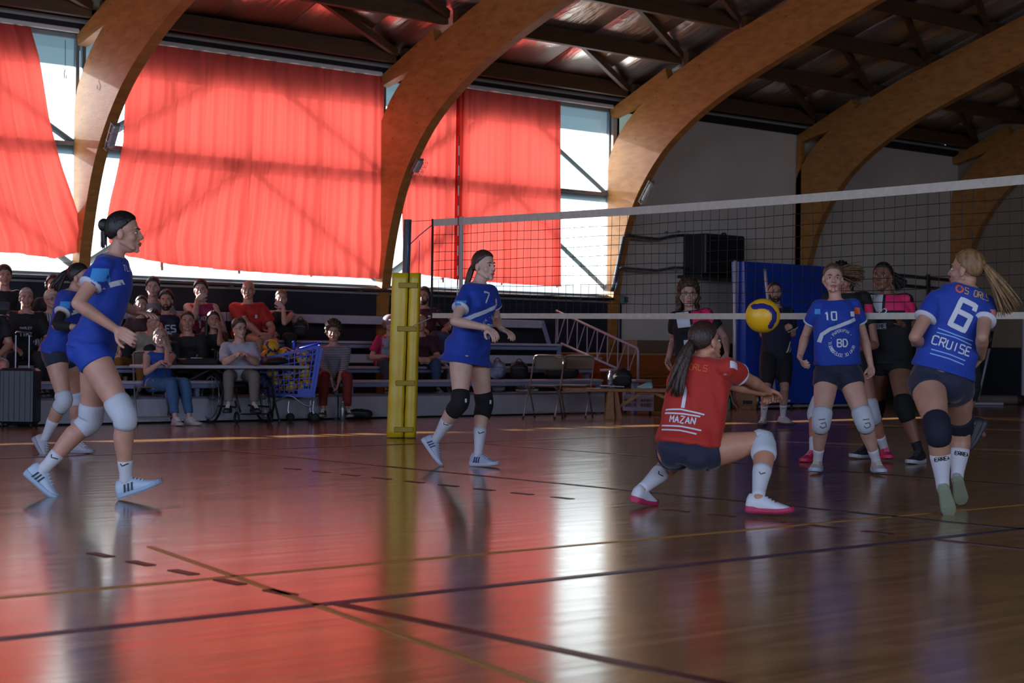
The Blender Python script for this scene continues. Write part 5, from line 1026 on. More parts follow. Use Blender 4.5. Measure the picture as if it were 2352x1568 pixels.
for u in [5.85, 8.3, 10.7, 12.76, 13.0, 15.2, 17.48]:
    MB().box((u, 18.24, .235), (.05, .05, .47)).build('upright', wl, bl); MB().box((u, 18.92, .32), (.05, .05, .64)).build('upright', wl, bl)
for u in [5.85, 9.0, 12.1, 15.0, 17.95]:
    MB().box((u, 19.62, .5), (.05, .05, .98)).build('upright', wl, bl); MB().beam((u, 19.84, .99), (u, 20.02, 1.38), .05, .04).build('back_bracket', wl, bl)
    MB().box((u, 19.3, .6), (.05, .8, .05)).build('bearer', wl, bl)
MB().box((17.7, 18.7, .75), (.02, .02, .02)) 
# stair and handrail at the end
st_ = thing('stair_rail', 'white steel stair with zigzag handrail descending at the end of the bleachers', 'stair', (18.05, 18.9, 0))
us = 18.05
pk = mat('pinkish white steel', '#a79aa6', .45, .1)
for v, z in ((18.03, .50), (18.55, .645), (19.1, .82)):
    MB().bbox((us + .05, v, z - .015), (.36, .24, .035), .006).build('step', pk, st_); MB().box((us + .05, v + .06, (z - .03) / 2), (.09, .07, z - .03)).build('step_post', wl, st_)
T0, T1, B0, B1 = (us, 19.8, 1.54), (us, 18.0, .97), (us, 19.68, 1.03), (us, 18.42, .66)
MB().tube([(us, 19.8, 1.0), T0, T1, (us, 17.98, .93), (us, 17.98, .51)], .02, 8).build('handrail', pk, st_, True)
MB().tube([B0, B1], .018, 8).build('lower_rail', pk, st_, True)
for i in range(8):
    t0 = (i + .15) / 8; tt = (i + .95) / 8
    pa = np.array(T0) + (np.array(T1) - T0) * t0; zb = lambda v: 1.03 - (19.68 - v) * (1.03 - .66) / 1.26 if v > 18.42 else (.66 - (18.42 - v) * .3)
    pb = np.array([us, pa[1] - .0, zb(pa[1] - .0)]); MB().tube([pa, pb], .007, 6).build('baluster', pk, st_)
    pc = np.array(T0) + (np.array(T1) - T0) * tt; MB().tube([pc, pb], .007, 6).build('baluster', pk, st_)

# ================================================================ SCORING TABLE
greyp = mat('grey plastic table top', '#b0aeb6', .5); tub = mat('grey steel tube', '#5b5a60', .4, .5); blkp = mat('black plastic', '#101013', .45)
ta, tb = np.array(pz(398, 975)), np.array(pz(672, 970)); tdir = nrm(tb - ta); tno = np.array([-tdir[1], tdir[0], 0]); 
ZT = .70
tm = thing('folding_table', 'long grey folding table with steel legs in front of the bleachers', 'table', tuple((ta + tb) / 2))
A0 = np.array(pu(0, 0, 1)) * 0
def on_table(px, py, z=ZT): return np.array(pz(px, py, z))
el_, er_ = pd(325, 845, depth(ta)), pd(701, 848, depth(tb) + .3)
cl_ = np.array([el_[0], el_[1], ZT]); cr_ = np.array([er_[0], er_[1], ZT]); td = nrm(cr_ - cl_); tn = np.array([-td[1], td[0], 0]); tn = tn if tn[1] > 0 else -tn; cl_ = cl_ - tn * .12; cr_ = cr_ - tn * .12
Lt = np.linalg.norm(cr_ - cl_)
MB().bbox((cl_ + cr_) / 2 + tn * .25 - UP * .02, (Lt, .50, .04), .01, (td, tn, UP)).build('table_top', greyp, tm)
for s in (0.13, .78):
    for q in (.06, .44):
        p = cl_ + td * Lt * s + tn * q; f = p + td * (.05 if s < .5 else -.02) * 0 + tn * (-.03 if q < .3 else .03)
        MB().tube([p - UP * .03, p - UP * .35 + td * 0, np.array([f[0], f[1], .012]) + td * .08], .014, 8).build('leg', tub, tm, True)
        MB().tube([np.array([f[0], f[1], .03]) + td * .08, np.array([f[0], f[1], 0]) + td * .08], .018, 8).build('leg_cap', blkp, tm)
    p = cl_ + td * Lt * s; MB().tube([p + tn * .06 - UP * .36, p + tn * .44 - UP * .36], .01, 6).build('crossbar', tub, tm)
    q2 = cl_ + td * Lt * .45 + tn * .25 - UP * .04; MB().tube([p + tn * .25 - UP * .36, q2], .009, 6).build('stay', tub, tm)
def ont(s, q, z=0): return cl_ + td * Lt * s + tn * q + UP * (z + .001)
c = thing('carry_case', 'flat black case with a white ring logo lying on the scoring table', 'case', ont(.34, .2))
MB().bbox(ont(.34, .2, .04), (.42, .28, .08), .015, (td, tn, UP)).build('shell', mat('black case fabric', '#16131a', .7), c)
MB().tube([ont(.34, .2, .083) + td * .07 * math.cos(a) + tn * .06 * math.sin(a) for a in np.linspace(0, 2 * pi, 20)], .004, 6).build('ring_logo', WH, c)
MB().tube([ont(.34, .2, .083) + td * x + tn * y for x, y in ((-.05, .0), (-.02, .02), (.02, -.02), (.05, .0))], .004, 6).build('ring_logo', WH, c)
c = thing('clipboard', 'dark open folder lying at the seated scorer end of the table', 'folder', ont(.14, .2)); MB().bbox(ont(.14, .2, .01), (.3, .22, .02), .004, (td, tn, UP)).build('cover', blkp, c); MB().bbox(ont(.08, .2, .03), (.2, .22, .006), .002, (nrm(td + UP * .25), tn, nrm(UP - td * .25))).build('sheet', WH, c)
c = thing('desk_box', 'small dark grey box standing upright on the scoring table', 'box', ont(.22, .38)); MB().bbox(ont(.22, .38, .055), (.13, .10, .11), .006, (td, tn, UP)).build('box_body', mat('dark grey box', '#25232a', .6), c); MB().bbox(ont(.22, .38, .112), (.136, .106, .012), .004, (td, tn, UP)).build('lid', mat('dark grey box', '#25232a', .6), c)
c = thing('tablet', 'black tablet propped up beside the steel bottle on the table', 'tablet', ont(.63, .25)); MB().bbox(ont(.63, .25, .075), (.24, .012, .15), .004, (td, nrm(tn + UP * .5), nrm(UP - tn * .5))).build('screen', mat('black glass', '#08080b', .15), c); MB().bbox(ont(.63, .32, .03), (.2, .1, .06), .006, (td, tn, UP)).build('stand', blkp, c)
def bottle(name, label, p, h, r, m, capm, pat=None):
    b = thing(name, label, 'bottle', p); MB().lathe(p, [(r * .9, 0), (r, .006), (r, h * .62), (r * .92, h * .7), (r * .5, h * .84), (r * .45, h * .88)], 20).build('bottle_body', m, b, True)
    MB().lathe(np.asarray(p) + UP * h * .88, [(r * .52, 0), (r * .52, h * .09), (r * .4, h * .12)], 16).build('cap', capm, b, True); return b
bottle('water_bottle', 'white steel water bottle standing on the scoring table', ont(.685, .1), .235, .034, mat('white bottle paint', '#b4b0bc', .35), steel)
bottle('water_bottle', 'brushed steel bottle standing on the floor beside the striped spectator', (pz(787, 966)[0], pz(787, 966)[1], 0), .25, .034, mat('bare steel bottle', '#7e7b7c', .3, .6), steel)
tg = thing('sports_bag', 'dark low bag with a rounded lid at the table end before the balls', 'bag', ont(.88, .3)); MB().rings([[ont(.88 + x * .11, .3, 0) + tn * (.11 * k * math.cos(a)) + UP * (.05 * k + .05 * k * math.sin(a)) for a in np.linspace(0, 2 * pi, 14, endpoint=False)] for x, k in ((-1, .3), (-.85, .9), (0, 1), (.85, .9), (1, .3))]).build('bag_body', mat('brown black leather', '#1d1618', .6), tg, True)
MB().tube([ont(.84, .3, .09), ont(.86, .3, .14), ont(.90, .3, .14), ont(.92, .3, .09)], .006, 6).build('handle', blkp, tg, True)

# ================================================================ FOLDING CHAIRS
chm = mat('olive brown chair plastic', '#5e5644', .55); cht = mat('bronze steel tube', '#857e78', .4, .5)
def folding_chair(label, group):
    t = thing('folding_chair', label, 'chair', (0, 0, 0), group)       # faces -y
    for s in (-1, 1):
        x = s * .22
        MB().tube([(x, -.24, .02), (x, .0, .36), (x * .99, .10, .52), (x * .97, .215, .80), (x * .9, .235, .845)], .011, 8).build('leg', cht, t, True)
        MB().tube([(x * .9, .23, .02), (x * .9, .04, .30), (x * .9, -.1, .41), (x * .9, -.2, .435)], .011, 8).build('leg', cht, t, True)
        MB().tube([(x, -.25, .0), (x, -.235, .03)], .015, 8).build('foot_cap', blkp, t); MB().tube([(x * .9, .235, .0), (x * .9, .225, .03)], .015, 8).build('foot_cap', blkp, t)
    MB().tube([(-.198, .235, .845), (-.15, .238, .855), (.15, .238, .855), (.198, .235, .845)], .011, 8).build('top_rail', cht, t, True)
    MB().tube([(-.22, -.19, .09), (.22, -.19, .09)], .008, 6).build('crossbar', cht, t); MB().tube([(-.198, .19, .08), (.198, .19, .08)], .008, 6).build('crossbar', cht, t)
    MB().grid(lambda i, j: (-.2 + .4 * i, .20 + .035 * j + .03 * (1 - (2 * i - 1) ** 2) * .9, .66 + .19 * j), 12, 6).build('backrest', chm, t, True).modifiers.new('s', 'SOLIDIFY').thickness = .012
    MB().bbox((0, -.02, .44), (.39, .40, .022), .01).build('seat', chm, t); return t
chp = folding_chair('grey folding chair at the bleachers, the one nearer the yellow post', 'folding chairs')
def put(o, p, yaw): o.location = (float(p[0]), float(p[1]), 0); o.rotation_euler = (0, 0, yaw)
cy_ = math.atan2(TOCAM[1], TOCAM[0]) + pi / 2
p1 = np.array(pz(1272, 962)); p2 = np.array(pz(1330, 960)); put(chp, p1 + [0, .2, 0], cy_ - .3)
ch2 = copy_tree(chp); ch2['label'] = 'grey folding chair between its twin and the wooden bench'; put(ch2, p2 + [.1, .2, 0], cy_ - .3)
ch3 = copy_tree(chp); ch3['label'] = 'folding chair under the seated scorer in the blue top'; put(ch3, (S15['pel'][0] - .05, S15['pel'][1] + .02), cy_ + .35)
# ================================================================ WHEELCHAIR
wm = mat('wheelchair frame', '#241417', .4, .3); rub = mat('black rubber', '#0d0d0e', .7)
wc = thing('wheelchair', 'dark manual wheelchair with large spoked wheels behind the scoring table', 'wheelchair', (S16['pel'][0], S16['pel'][1], 0))
wf = camdir(34); ws = nrm(np.cross(UP, wf)); wo = np.array([S16['pel'][0], S16['pel'][1], 0]) + wf * .02
for s in (-1, 1):
    ctr = wo + ws * s * .34 + UP * .30 - wf * .02; axw = ws * s * .97 + wf * 0 ; axw = nrm(ws * s + UP * .06)
    e1 = nrm(wf - axw * (wf @ axw)); e2 = np.cross(axw, e1)
    wh = MB().tube([ctr + (e1 * math.cos(a) + e2 * math.sin(a)) * .29 for a in np.linspace(0, 2 * pi, 37)], .014, 8).build('wheel', rub, wc, True)
    MB().tube([ctr + axw * .03 + (e1 * math.cos(a) + e2 * math.sin(a)) * .255 for a in np.linspace(0, 2 * pi, 33)], .008, 6).build('push_rim', mat('chrome rim', '#8a8688', .3, .7), wh, True)
    mb = MB(); mb.lathe(ctr - axw * .03, [(.025, 0), (.025, .06)], 12, axw); mb.build('hub', steel, wh)
    for k in range(14): a = 2 * pi * k / 14; MB().tube([ctr, ctr + (e1 * math.cos(a) + e2 * math.sin(a)) * .28], .0018, 4).build('spoke', steel, wh)
    cc = wo + wf * .42 + ws * s * .22 + UP * .075; MB().tube([cc + (wf * math.cos(a) + UP * math.sin(a)) * .06 for a in np.linspace(0, 2 * pi, 21)], .015, 8).build('caster', rub, wc, True); MB().tube([cc, cc + UP * .12, cc + UP * .2 - wf * .05], .012, 6).build('caster_fork', wm, wc)
    MB().tube([wo + ws * s * .22 - wf * .22 + UP * .88 - wf * .1, wo + ws * s * .22 - wf * .22 + UP * .88, wo + ws * s * .22 - wf * .2 + UP * .42, wo + ws * s * .22 + wf * .34 + UP * .42, wo + ws * s * .2 + wf * .48 + UP * .14], .013, 8).build('side_frame', wm, wc, True)
    MB().tube([wo + ws * s * .22 - wf * .2 + UP * .2, wo + ws * s * .22 + wf * .38 + UP * .2], .012, 6).build('lower_frame', wm, wc)
    MB().bbox(wo + ws * s * .10 + wf * .52 + UP * .12, (.17, .16, .015), .005, (ws, wf, UP)).build('footplate', blkp, wc)
MB().bbox(wo + UP * .45 + wf * .06, (.42, .42, .05), .02, (ws, wf, UP)).build('seat', blkp, wc); MB().bbox(wo + UP * .66 - wf * .2, (.42, .03, .42), .01, (ws, wf, UP)).build('backrest', blkp, wc)
# ================================================================ BALL CART
cp = mat('blue cart plastic', '#1c3ab4', .4); ch_ = mat('cart chrome', '#8d9098', .3, .7)
cb0, cb1 = np.array(pz(600, 962)), np.array(pz(738, 962)); cc0 = np.array([12.2, 17.83, 0]); cf = nrm(RIGHT * 1.0 - TOCAM * .1); cs = nrm(np.cross(UP, cf))
cart = thing('ball_cart', 'blue perforated plastic shopping cart heaped with yellow volleyballs beside the table', 'cart', tuple(cc0))
dC = depth(cc0)
def cpx(x, y, dd=0): return np.array(pd(x, y, dC + dd))
BT = dict(lb=(598, 905), rb=(716, 908), lt=(588, 826), rt=(736, 790))
def cpt(x, y, s): return cpx(x, y, -.22 + .44 * s)
def panel(name, P4, nh, nvv, th=.008, bar=.35):
    """perforated panel: a frame and a lattice of thin bars"""
    a, b, c_, d = [np.array(p, float) for p in P4]; mb = MB()
    L_ = lambda s, t: (a * (1 - s) + b * s) * (1 - t) + (d * (1 - s) + c_ * s) * t
    no = nrm(np.cross(b - a, d - a))
    for i in range(nh + 1): s = i / nh; mb.beam(L_(s, 0), L_(s, 1), .012 if 0 < i < nh else .03, .008, no)
    for j in range(nvv + 1): t = j / nvv; mb.beam(L_(0, t), L_(1, t), .012 if 0 < j < nvv else .035, .008, no)
    return mb.build(name, cp, cart)
near = [cpt(612, 905, 0), cpt(716, 910, 0), cpt(734, 796, 0), cpt(592, 826, 0)]; far = [cpt(618, 900, 1), cpt(712, 902, 1), cpt(728, 790, 1), cpt(600, 818, 1)]
panel('basket_side', near, 10, 8); panel('basket_side', far, 10, 8); panel('basket_front', [near[0], far[0], far[3], near[3]], 6, 8); panel('basket_back', [near[1], far[1], far[2], near[2]], 6, 10); panel('basket_floor', [near[0], near[1], far[1], far[0]], 8, 5)
MB().prism([cpt(684, 892, 0), cpt(722, 892, 0), cpt(724, 912, 0), cpt(684, 908, 0)], TOCAM * .01, -TOCAM * .01).build('skirt_panel', cp, cart)
MB().prism([cpt(712, 900, 0), cpt(722, 912, 0), cpt(742, 800, 0), cpt(728, 796, 0)], TOCAM * .012, -TOCAM * .012).build('rear_post', cp, cart)
MB().tube([cpt(688, 800, 0), cpt(737, 788, 0), cpt(738, 786, 1), cpt(690, 788, 1)], .012, 8).build('handle', cp, cart, True); cap_ = MB(); cap(cap_, [cpt(675, 800, .5), cpt(675, 786, .5)], [.022, .022], 10); cap_.build('coin_lock', cp, cart, True)
for s in (0, 1):
    MB().tube([cpt(628, 924, s), cpt(660, 908, s), cpt(672, 910, s), cpt(700, 930, s), cpt(712, 933, s), cpt(722, 925, s), cpt(720, 908, s)], .010, 8).build('chassis_tube', ch_, cart, True)
    for x in (632, 678, 735)[1:] if s == 0 else (640, 728):
        wc_ = cpt(x, 0, s); wc_ = np.array([wc_[0], wc_[1], .055]); MB().lathe(wc_ - cs * .014, [(.02, -.004), (.052, 0), (.055, .006), (.055, .022), (.052, .028), (.02, .032)], 18, cs).build('caster', rub, cart, True); MB().tube([wc_, wc_ + UP * .08 - cf * .03, wc_ + UP * .2 - cf * .02], .01, 6).build('caster_fork', ch_, cart)
zb0 = near[0][2]; kk = 0
rb_ = random.Random(5); spots = []
def cin(s, q, z): 
    t = (z - zb0) / max(.01, near[3][2] - zb0); a = near[0] * (1 - t) + near[3] * t; b = near[1] * (1 - t) + near[2] * t; a2 = far[0] * (1 - t) + far[3] * t; b2 = far[1] * (1 - t) + far[2] * t
    p = (a * (1 - s) + b * s) * (1 - q) + (a2 * (1 - s) + b2 * s) * q; return np.array([p[0], p[1], z])
for (s, q, z) in [(.22, .27, .12), (.55, .27, .12), (.84, .27, .12), (.3, .75, .12), (.7, .75, .12), (.2, .28, .3), (.5, .26, .29), (.8, .28, .3), (.32, .74, .31), (.68, .76, .3), (.17, .3, .475), (.45, .3, .46), (.74, .3, .47), (.3, .78, .49), (.62, .76, .48)]:
    swirl_ball(cin(s, q, zb0 + z - .01), .098, (rb_.random() * 6, rb_.random() * 6, rb_.random() * 6), 'yellow and blue volleyball inside the blue cart', 'volleyballs in the cart', 24, 16)
for (x, y, dd) in ((622, 797, -.05), (655, 815, .0)):
    swirl_ball(cpx(x, y, dd), .1 if x == 622 else .1, (rb_.random() * 6, rb_.random() * 6, rb_.random() * 6), 'topmost volleyball on the heap in the blue cart' if x == 622 else 'volleyball lying in the heap near the cart handle', None, 40, 26)
# ================================================================ BAGS, SUITCASE, CLUTTER
def softbag(name, label, c, d, m, cat='bag', ax=None, handle=True, seed=0):
    t = thing(name, label, cat, (c[0], c[1], c[2])); A = np.eye(3) if ax is None else ax; R = []; g = np.random.RandomState(seed)
    for k in range(9):
        z = k / 8; w_ = (1 - abs(2 * z - 1) ** 3.2) ** .4 if 0 < k < 8 else .25
        R.append([np.array(c) + A[0] * (math.copysign(abs(math.cos(a)) ** .6, math.cos(a)) * d[0] / 2 * w_ * (1 + g.uniform(-.05, .05))) + A[1] * (math.copysign(abs(math.sin(a)) ** .6, math.sin(a)) * d[1] / 2 * w_ * (1 + g.uniform(-.05, .05))) + UP * d[2] * (z * (1 + .06 * math.sin(3 * a))) for a in np.linspace(0, 2 * pi, 18, endpoint=False)])
    MB().rings(R).build('bag_body', m, t, True)
    if handle: MB().tube([np.array(c) + A[0] * d[0] * .2 * x + UP * (d[2] * .93 + .06 * (1 - x * x)) - A[1] * d[1] * .2 for x in np.linspace(-1, 1, 7)], .008, 6).build('handle', blkp, t, True)
    MB().tube([np.array(c) - A[1] * d[1] * .49 + A[0] * d[0] * .38 * x + UP * d[2] * (.62 + .05 * (1 - x * x)) for x in np.linspace(-1, 1, 7)], .006, 6).build('zip', mat('grey zip', '#55565c', .5), t, True)
    return t
CA = np.array([RIGHT, -TOCAM, UP]); bkf = mat('black nylon', '#0e0e11', .7, bump=.3, bscale=20)
q = pz(868, 955); softbag('duffel_bag', 'black duffel bag on the floor beside the foot of the yellow post', (q[0], q[1], 0), (.34, .22, .2), bkf, ax=CA, seed=1)
q = pz(820, 962); softbag('sports_bag', 'low black bag lying behind the spectator in red trousers', (q[0], q[1] - .0, 0), (.4, .16, .13), bkf, ax=CA, seed=2, handle=False)
q = pz(1035, 950); softbag('backpack', 'black backpack leaning at the bleachers behind the number 7 player', (q[0], q[1] - .05, 0), (.3, .2, .42), bkf, ax=CA, seed=3)
for (px, nm, lb, dd, m, v) in ((1142, 'tote_bag', 'grey and blue patterned bag standing on the front bench beside the number 7 player', (.24, .18, .26), mat('grey bag cloth', '#7d8ba0', .7, col2='#1d2430', nscale=7), 18.35), (1192, 'backpack', 'dark backpack with pale strap on the front bench behind the folding chairs', (.26, .18, .25), bkf, 18.35), (1290, 'backpack', 'black backpack lying on the front bench behind the two folding chairs', (.5, .2, .2), bkf, 18.35)):
    q = pv(px, 872, v); softbag(nm, lb, (q[0], v, .505), dd, m, ax=CA, seed=px)
q = pv(690, 790, 19.72); softbag('backpack', 'black backpack on the top bench beside the spectator in the strappy top', (q[0], 19.72, 1.03), (.22, .2, .28), bkf, ax=CA, seed=9)
q = pv(1180, 905, 18.5); softbag('plastic_bag', 'white plastic bag on the foot board under the front bench', (q[0] - .25, 18.55, .32), (.2, .16, .15), mat('white plastic film', '#8e90a0', .4), ax=CA, seed=10, handle=False)
q = pv(1195, 900, 18.5)
for k in range(2):
    t = thing('trainer', ('dark green trainer under the front bench, next to the plastic bag', 'dark green trainer under the front bench, nearer the folding chairs')[k], 'shoe', (q[0] + .17 * k - .05, 18.45, .315)); J_s = dict(anL=np.array([q[0] + .17 * k - .05, 18.45, .40]), toeL=np.array([q[0] + .17 * k - .05, 18.25, .34]) + RIGHT * .05, supL=UP); o = shoe(J_s, 'L', .85, '#1d3a40', '#8fa0a0', t)
su = thing('suitcase', 'tall dark blue trolley suitcase with extended twin handle at the edge of the bleachers', 'suitcase', (8.21, 17.86, 0))
sc0 = np.array([8.21, 17.86, 0.0]) ; navyc = mat('dark suitcase shell', '#0d1422', .45); R = []
MB().bbox(sc0 + UP * .35 + TOCAM * -.12, (.42, .25, .62), .03, CA).build('shell', navyc, su)
for k in range(6): MB().box(sc0 + UP * .35 + TOCAM * .008 + RIGHT * (-.15 + .06 * k), (.008, .012, .54), CA).build('rib', navyc, su)
for s in (-1, 1):
    MB().tube([sc0 + RIGHT * (.075 * s + .0) - TOCAM * .2 + UP * .64, sc0 + RIGHT * .075 * s - TOCAM * .2 + UP * 1.03], .009, 8).build('handle_rod', mat('satin rod', '#8a8a94', .35, .6), su)
    for q in (.02, .22): MB().lathe(sc0 + RIGHT * (.16 * s) - TOCAM * q + UP * .028 - RIGHT * .012, [(.01, 0), (.026, .002), (.028, .012), (.026, .022), (.01, .024)], 14, RIGHT).build('caster', rub, su)
MB().tube([sc0 + RIGHT * -.078 - TOCAM * .2 + UP * 1.03, sc0 + RIGHT * -.07 - TOCAM * .2 + UP * 1.06, sc0 + RIGHT * .07 - TOCAM * .2 + UP * 1.06, sc0 + RIGHT * .078 - TOCAM * .2 + UP * 1.03], .012, 8).build('grip', blkp, su, True)
# bench with clutter
bw = mat('honey bench timber', '#8a5a2c', .5, col2='#9c6d38', nscale=4, stretch=(1, 6, 6))
b0, b1 = np.array(pz(1402, 962)), np.array(pz(1560, 958)); zbh = .45
ba = np.array(pd(1300, 890, depth(b0) - .2)); L0 = b0 - RIGHT * .55; L1 = b0 + RIGHT * 1.55; bdir = RIGHT; bn = -TOCAM
be = thing('wooden_bench', 'low honey-coloured wooden bench with splayed plank legs and slanted stays', 'bench', tuple(b0))
ztop = float(pd(1450, 893, depth(b0))[2])
MB().bbox(b0 + RIGHT * .35 + bn * .12 + UP * (ztop - .02), (2.0, .3, .045), .006, (RIGHT, bn, UP)).build('bench_top', bw, be)
for x in (0.0, 1.15):
    for q, k in ((0, -1), (.24, 1)):
        p = b0 + RIGHT * x + bn * q; MB().prism([p - RIGHT * .075 + bn * k * .05, p + RIGHT * .05 + bn * k * .05, p + RIGHT * .035 + UP * (ztop - .045), p - RIGHT * .04 + UP * (ztop - .045)], bn * .022, -bn * .022).build('leg', bw, be)
    p = b0 + RIGHT * (x + .13) + bn * .12; MB().prism([p - RIGHT * .05 + UP * 0, p + RIGHT * .03, p - RIGHT * .03 + UP * (ztop - .045), p - RIGHT * .08 + UP * (ztop - .045)], bn * .1, -bn * .1).build('leg', bw, be)
    MB().box(b0 + RIGHT * (x + .02) + bn * .12 + UP * .1, (.04, .24, .06), (RIGHT, bn, UP)).build('stretcher', bw, be)
MB().beam(b0 + RIGHT * .12 + bn * .12 + UP * .16, b0 + RIGHT * .42 + bn * .12 + UP * (ztop - .06), .03, .04).build('stay', bw, be); MB().beam(b0 + RIGHT * 1.05 + bn * .12 + UP * .16, b0 + RIGHT * .62 + bn * .12 + UP * (ztop - .06), .03, .04).build('stay', bw, be)
MB().bbox(b0 + RIGHT * .5 + bn * .12 + UP * (ztop - .055), (.3, .1, .03), .004, (RIGHT, bn, UP)).build('cleat', bw, be)
bt = b0 + bn * .1 + UP * (ztop + .003)
bottle('water_bottle', 'black and white patterned bottle standing on the wooden bench', bt + RIGHT * .0, .24, .034, mat('black and white camo paint', '#15131a', .4, col2='#a9a1a8', nscale=26), mat('white bottle paint', '#b4b0bc', .35))
c = thing('clipboard', 'white clipboard sheets lying on the wooden bench behind the patterned bottle', 'clipboard', bt + RIGHT * .02 + bn * .05 + UP * .03); MB().bbox(bt + RIGHT * .03 + bn * .06 + UP * .03, (.32, .22, .012), .003, (nrm(RIGHT - UP * .04), bn, nrm(UP + RIGHT * .04))).build('board', WH, c); MB().bbox(bt + RIGHT * -.1 + bn * .06 + UP * .013, (.06, .1, .024), .003, CA).build('clip', blkp, c)
softbag('sports_bag', 'black sports bag on the wooden bench under the stair rail', tuple(bt + RIGHT * .17 + bn * .14), (.26, .16, .26), bkf, ax=CA, seed=12)
J_s = dict(anL=bt + RIGHT * .52 + UP * .07, toeL=bt + RIGHT * .36 + UP * .01, supL=UP); t = thing('trainer', 'pale mint trainer lying on the wooden bench', 'shoe', bt + RIGHT * .47); shoe(J_s, 'L', .78, '#7fb0b4', '#9fc4c4', t, '#c9dcdc')
# crate trolley behind bench
tr = thing('crate_trolley', 'white plastic crates on a wheeled dolly under the wooden bench', 'trolley', tuple(np.array(pz(1465, 952)))); t0 = np.array(pz(1465, 952)); wcr = mat('lilac white crate', '#9c98ae', .5)
MB().bbox(t0 + UP * .075, (.44, .34, .03), .005, CA).build('dolly_deck', wcr, tr)
for x in (-.18, .18):
    for y in (-.13, .13): MB().lathe(t0 + CA[0] * x + CA[1] * y + UP * .03 - RIGHT * .01, [(.01, 0), (.028, .002), (.03, .01), (.028, .018), (.01, .02)], 12, RIGHT).build('caster', rub, tr)
for k, x in enumerate((-.11, .11)):
    mb = MB(); cx_ = t0 + RIGHT * x + UP * .09
    for (a, b) in ((-.1, -.13), (.1, -.13), (.1, .13), (-.1, .13)): mb.box(cx_ + CA[0] * a + CA[1] * b + UP * .13, (.02, .02, .26), CA)
    for z in (.01, .09, .17, .25):
        for s in (-1, 1): mb.box(cx_ + CA[1] * s * .13 + UP * z, (.2, .01, .022 if z != .17 else .06), CA); mb.box(cx_ + CA[0] * s * .1 + UP * z, (.01, .26, .022 if z != .17 else .06), CA)
    for i in range(5):
        for s in (-1, 1): mb.box(cx_ + CA[1] * s * .13 + CA[0] * (-.08 + .04 * i) + UP * .13, (.008, .008, .25), CA)
    mb.build('crate', wcr, tr)
# orange timber stage block with cardboard on top
ow = mat('orange brown timber panel', '#a1501e', .45, col2='#8c4419', nscale=3, stretch=(1, 1, 8)); lo = mat('light oak plank', '#8a5426', .5)
s0, s1 = 18.75, 21.4; sg = thing('timber_stage', 'orange brown boarded timber block with stepped plank ledges behind the wooden bench', 'stage', (20, 19.2, 0))
MB().box((19.9, 19.75, .43), (2.7, .9, .86)).build('panel', ow, sg); MB().bbox((19.9, 19.75, .875), (2.76, .96, .03), .005).build('top_board', mat('pale board edge', '#a7805a', .5), sg)
for k in range(3): MB().bbox((19.95, 19.12 - .16 * k, .52 - .14 * k - .0), (2.6, .2, .03), .005).build('ledge_plank', lo, sg); MB().box((19.95, 19.14 - .16 * k, (.5 - .14 * k) / 2), (2.6, .02, .5 - .14 * k)).build('plank', ow if k < 2 else lo, sg)
cbx = thing('cardboard_box', 'plain brown cardboard box on top of the timber block', 'box', (20.2, 19.8, .89)); MB().box((20.2, 19.8, 1.0), (1.05, .35, .21)).build('carton', mat('brown cardboard', '#6a5644', .8), cbx); MB().box((20.2, 19.8, 1.107), (1.06, .06, .004)).build('tape_strip', mat('parcel tape', '#7c6a54', .4), cbx)
# standing blue gym mats in a white frame
bm = mat('blue vinyl gym mat', '#0c3796', .45, bump=.2, bscale=3, noise=.1, nscale=1.5); wf_ = mat('white painted tube', '#a6a3b0', .4, .2)
gm = thing('crash_mat', 'tall blue gym mat standing on edge in a white tube frame behind the bearded person', 'mat', (21.6, 18.4, 0))
m0 = np.array([20.95, 18.6, 0]); m1 = np.array([23.4, 18.35, 0]); md = nrm(m1 - m0); mn = np.array([-md[1], md[0], 0])
def matf(i, j): 
    p = m0 + (m1 - m0) * i; bulge = .05 * math.sin(3 * i * pi + 1) * (1 - j) + .02 * math.sin(9 * i + 4 * j); return tuple(p - mn * (.16 + bulge) + UP * (.1 + 2.3 * j - .02 * i))
mb = MB(); mb.grid(matf, 24, 12); mb.grid(lambda i, j: tuple(np.array(matf(1 - i, j)) + mn * .3), 24, 12); mb.grid(lambda i, j: tuple(np.array(matf(0, j)) + mn * .3 * (1 - i)), 1, 12); mb.grid(lambda i, j: tuple(np.array(matf(1, j)) + mn * .3 * i), 1, 12); mb.grid(lambda i, j: tuple(np.array(matf(i, 1)) + mn * .3 * j), 24, 1)
mb.build('mat_body', bm, gm, True)
MB().tube([m0 - md * .05 + UP * .02, m0 - md * .06 + UP * 2.42], .03, 10).build('frame_post', wf_, gm, True); MB().tube([m0 - md * .05 - mn * .3 + UP * .05, m1 - mn * .3 + UP * .05], .02, 8).build('base_tube', wf_, gm)
dC2 = depth(m0) - .6
pa, pb = np.array(pd(1757, 618, dC2)), np.array(pd(1780, 915, dC2)); MB().tube([pa, pd(1762, 670, dC2), pb], .024, 8).build('leaning_tube', wf_, gm, True); MB().tube([np.array(pd(1745, 925, dC2)), np.array(pd(1815, 920, dC2))], .02, 8).build('foot_tube', wf_, gm)
for x in (1740, 1818): w0 = np.array(pd(x, 925, dC2)); w0[2] = .05; MB().lathe(w0 - RIGHT * .02, [(.02, 0), (.048, .004), (.05, .02), (.048, .036), (.02, .04)], 14, RIGHT).build('caster', rub, gm)
pbx = thing('plywood_box', 'small plywood box with round and slotted holes on the floor by the blue mat', 'box', tuple(np.array(pz(1717, 941)))); p0 = np.array(pz(1717, 941)); ply = mat('plywood', '#86613a', .6, noise=.08, nscale=6)
mb = MB().bbox(p0 - TOCAM * .2 + UP * .19, (.34, .38, .38), .006, CA); mb.build('carcass', ply, pbx)
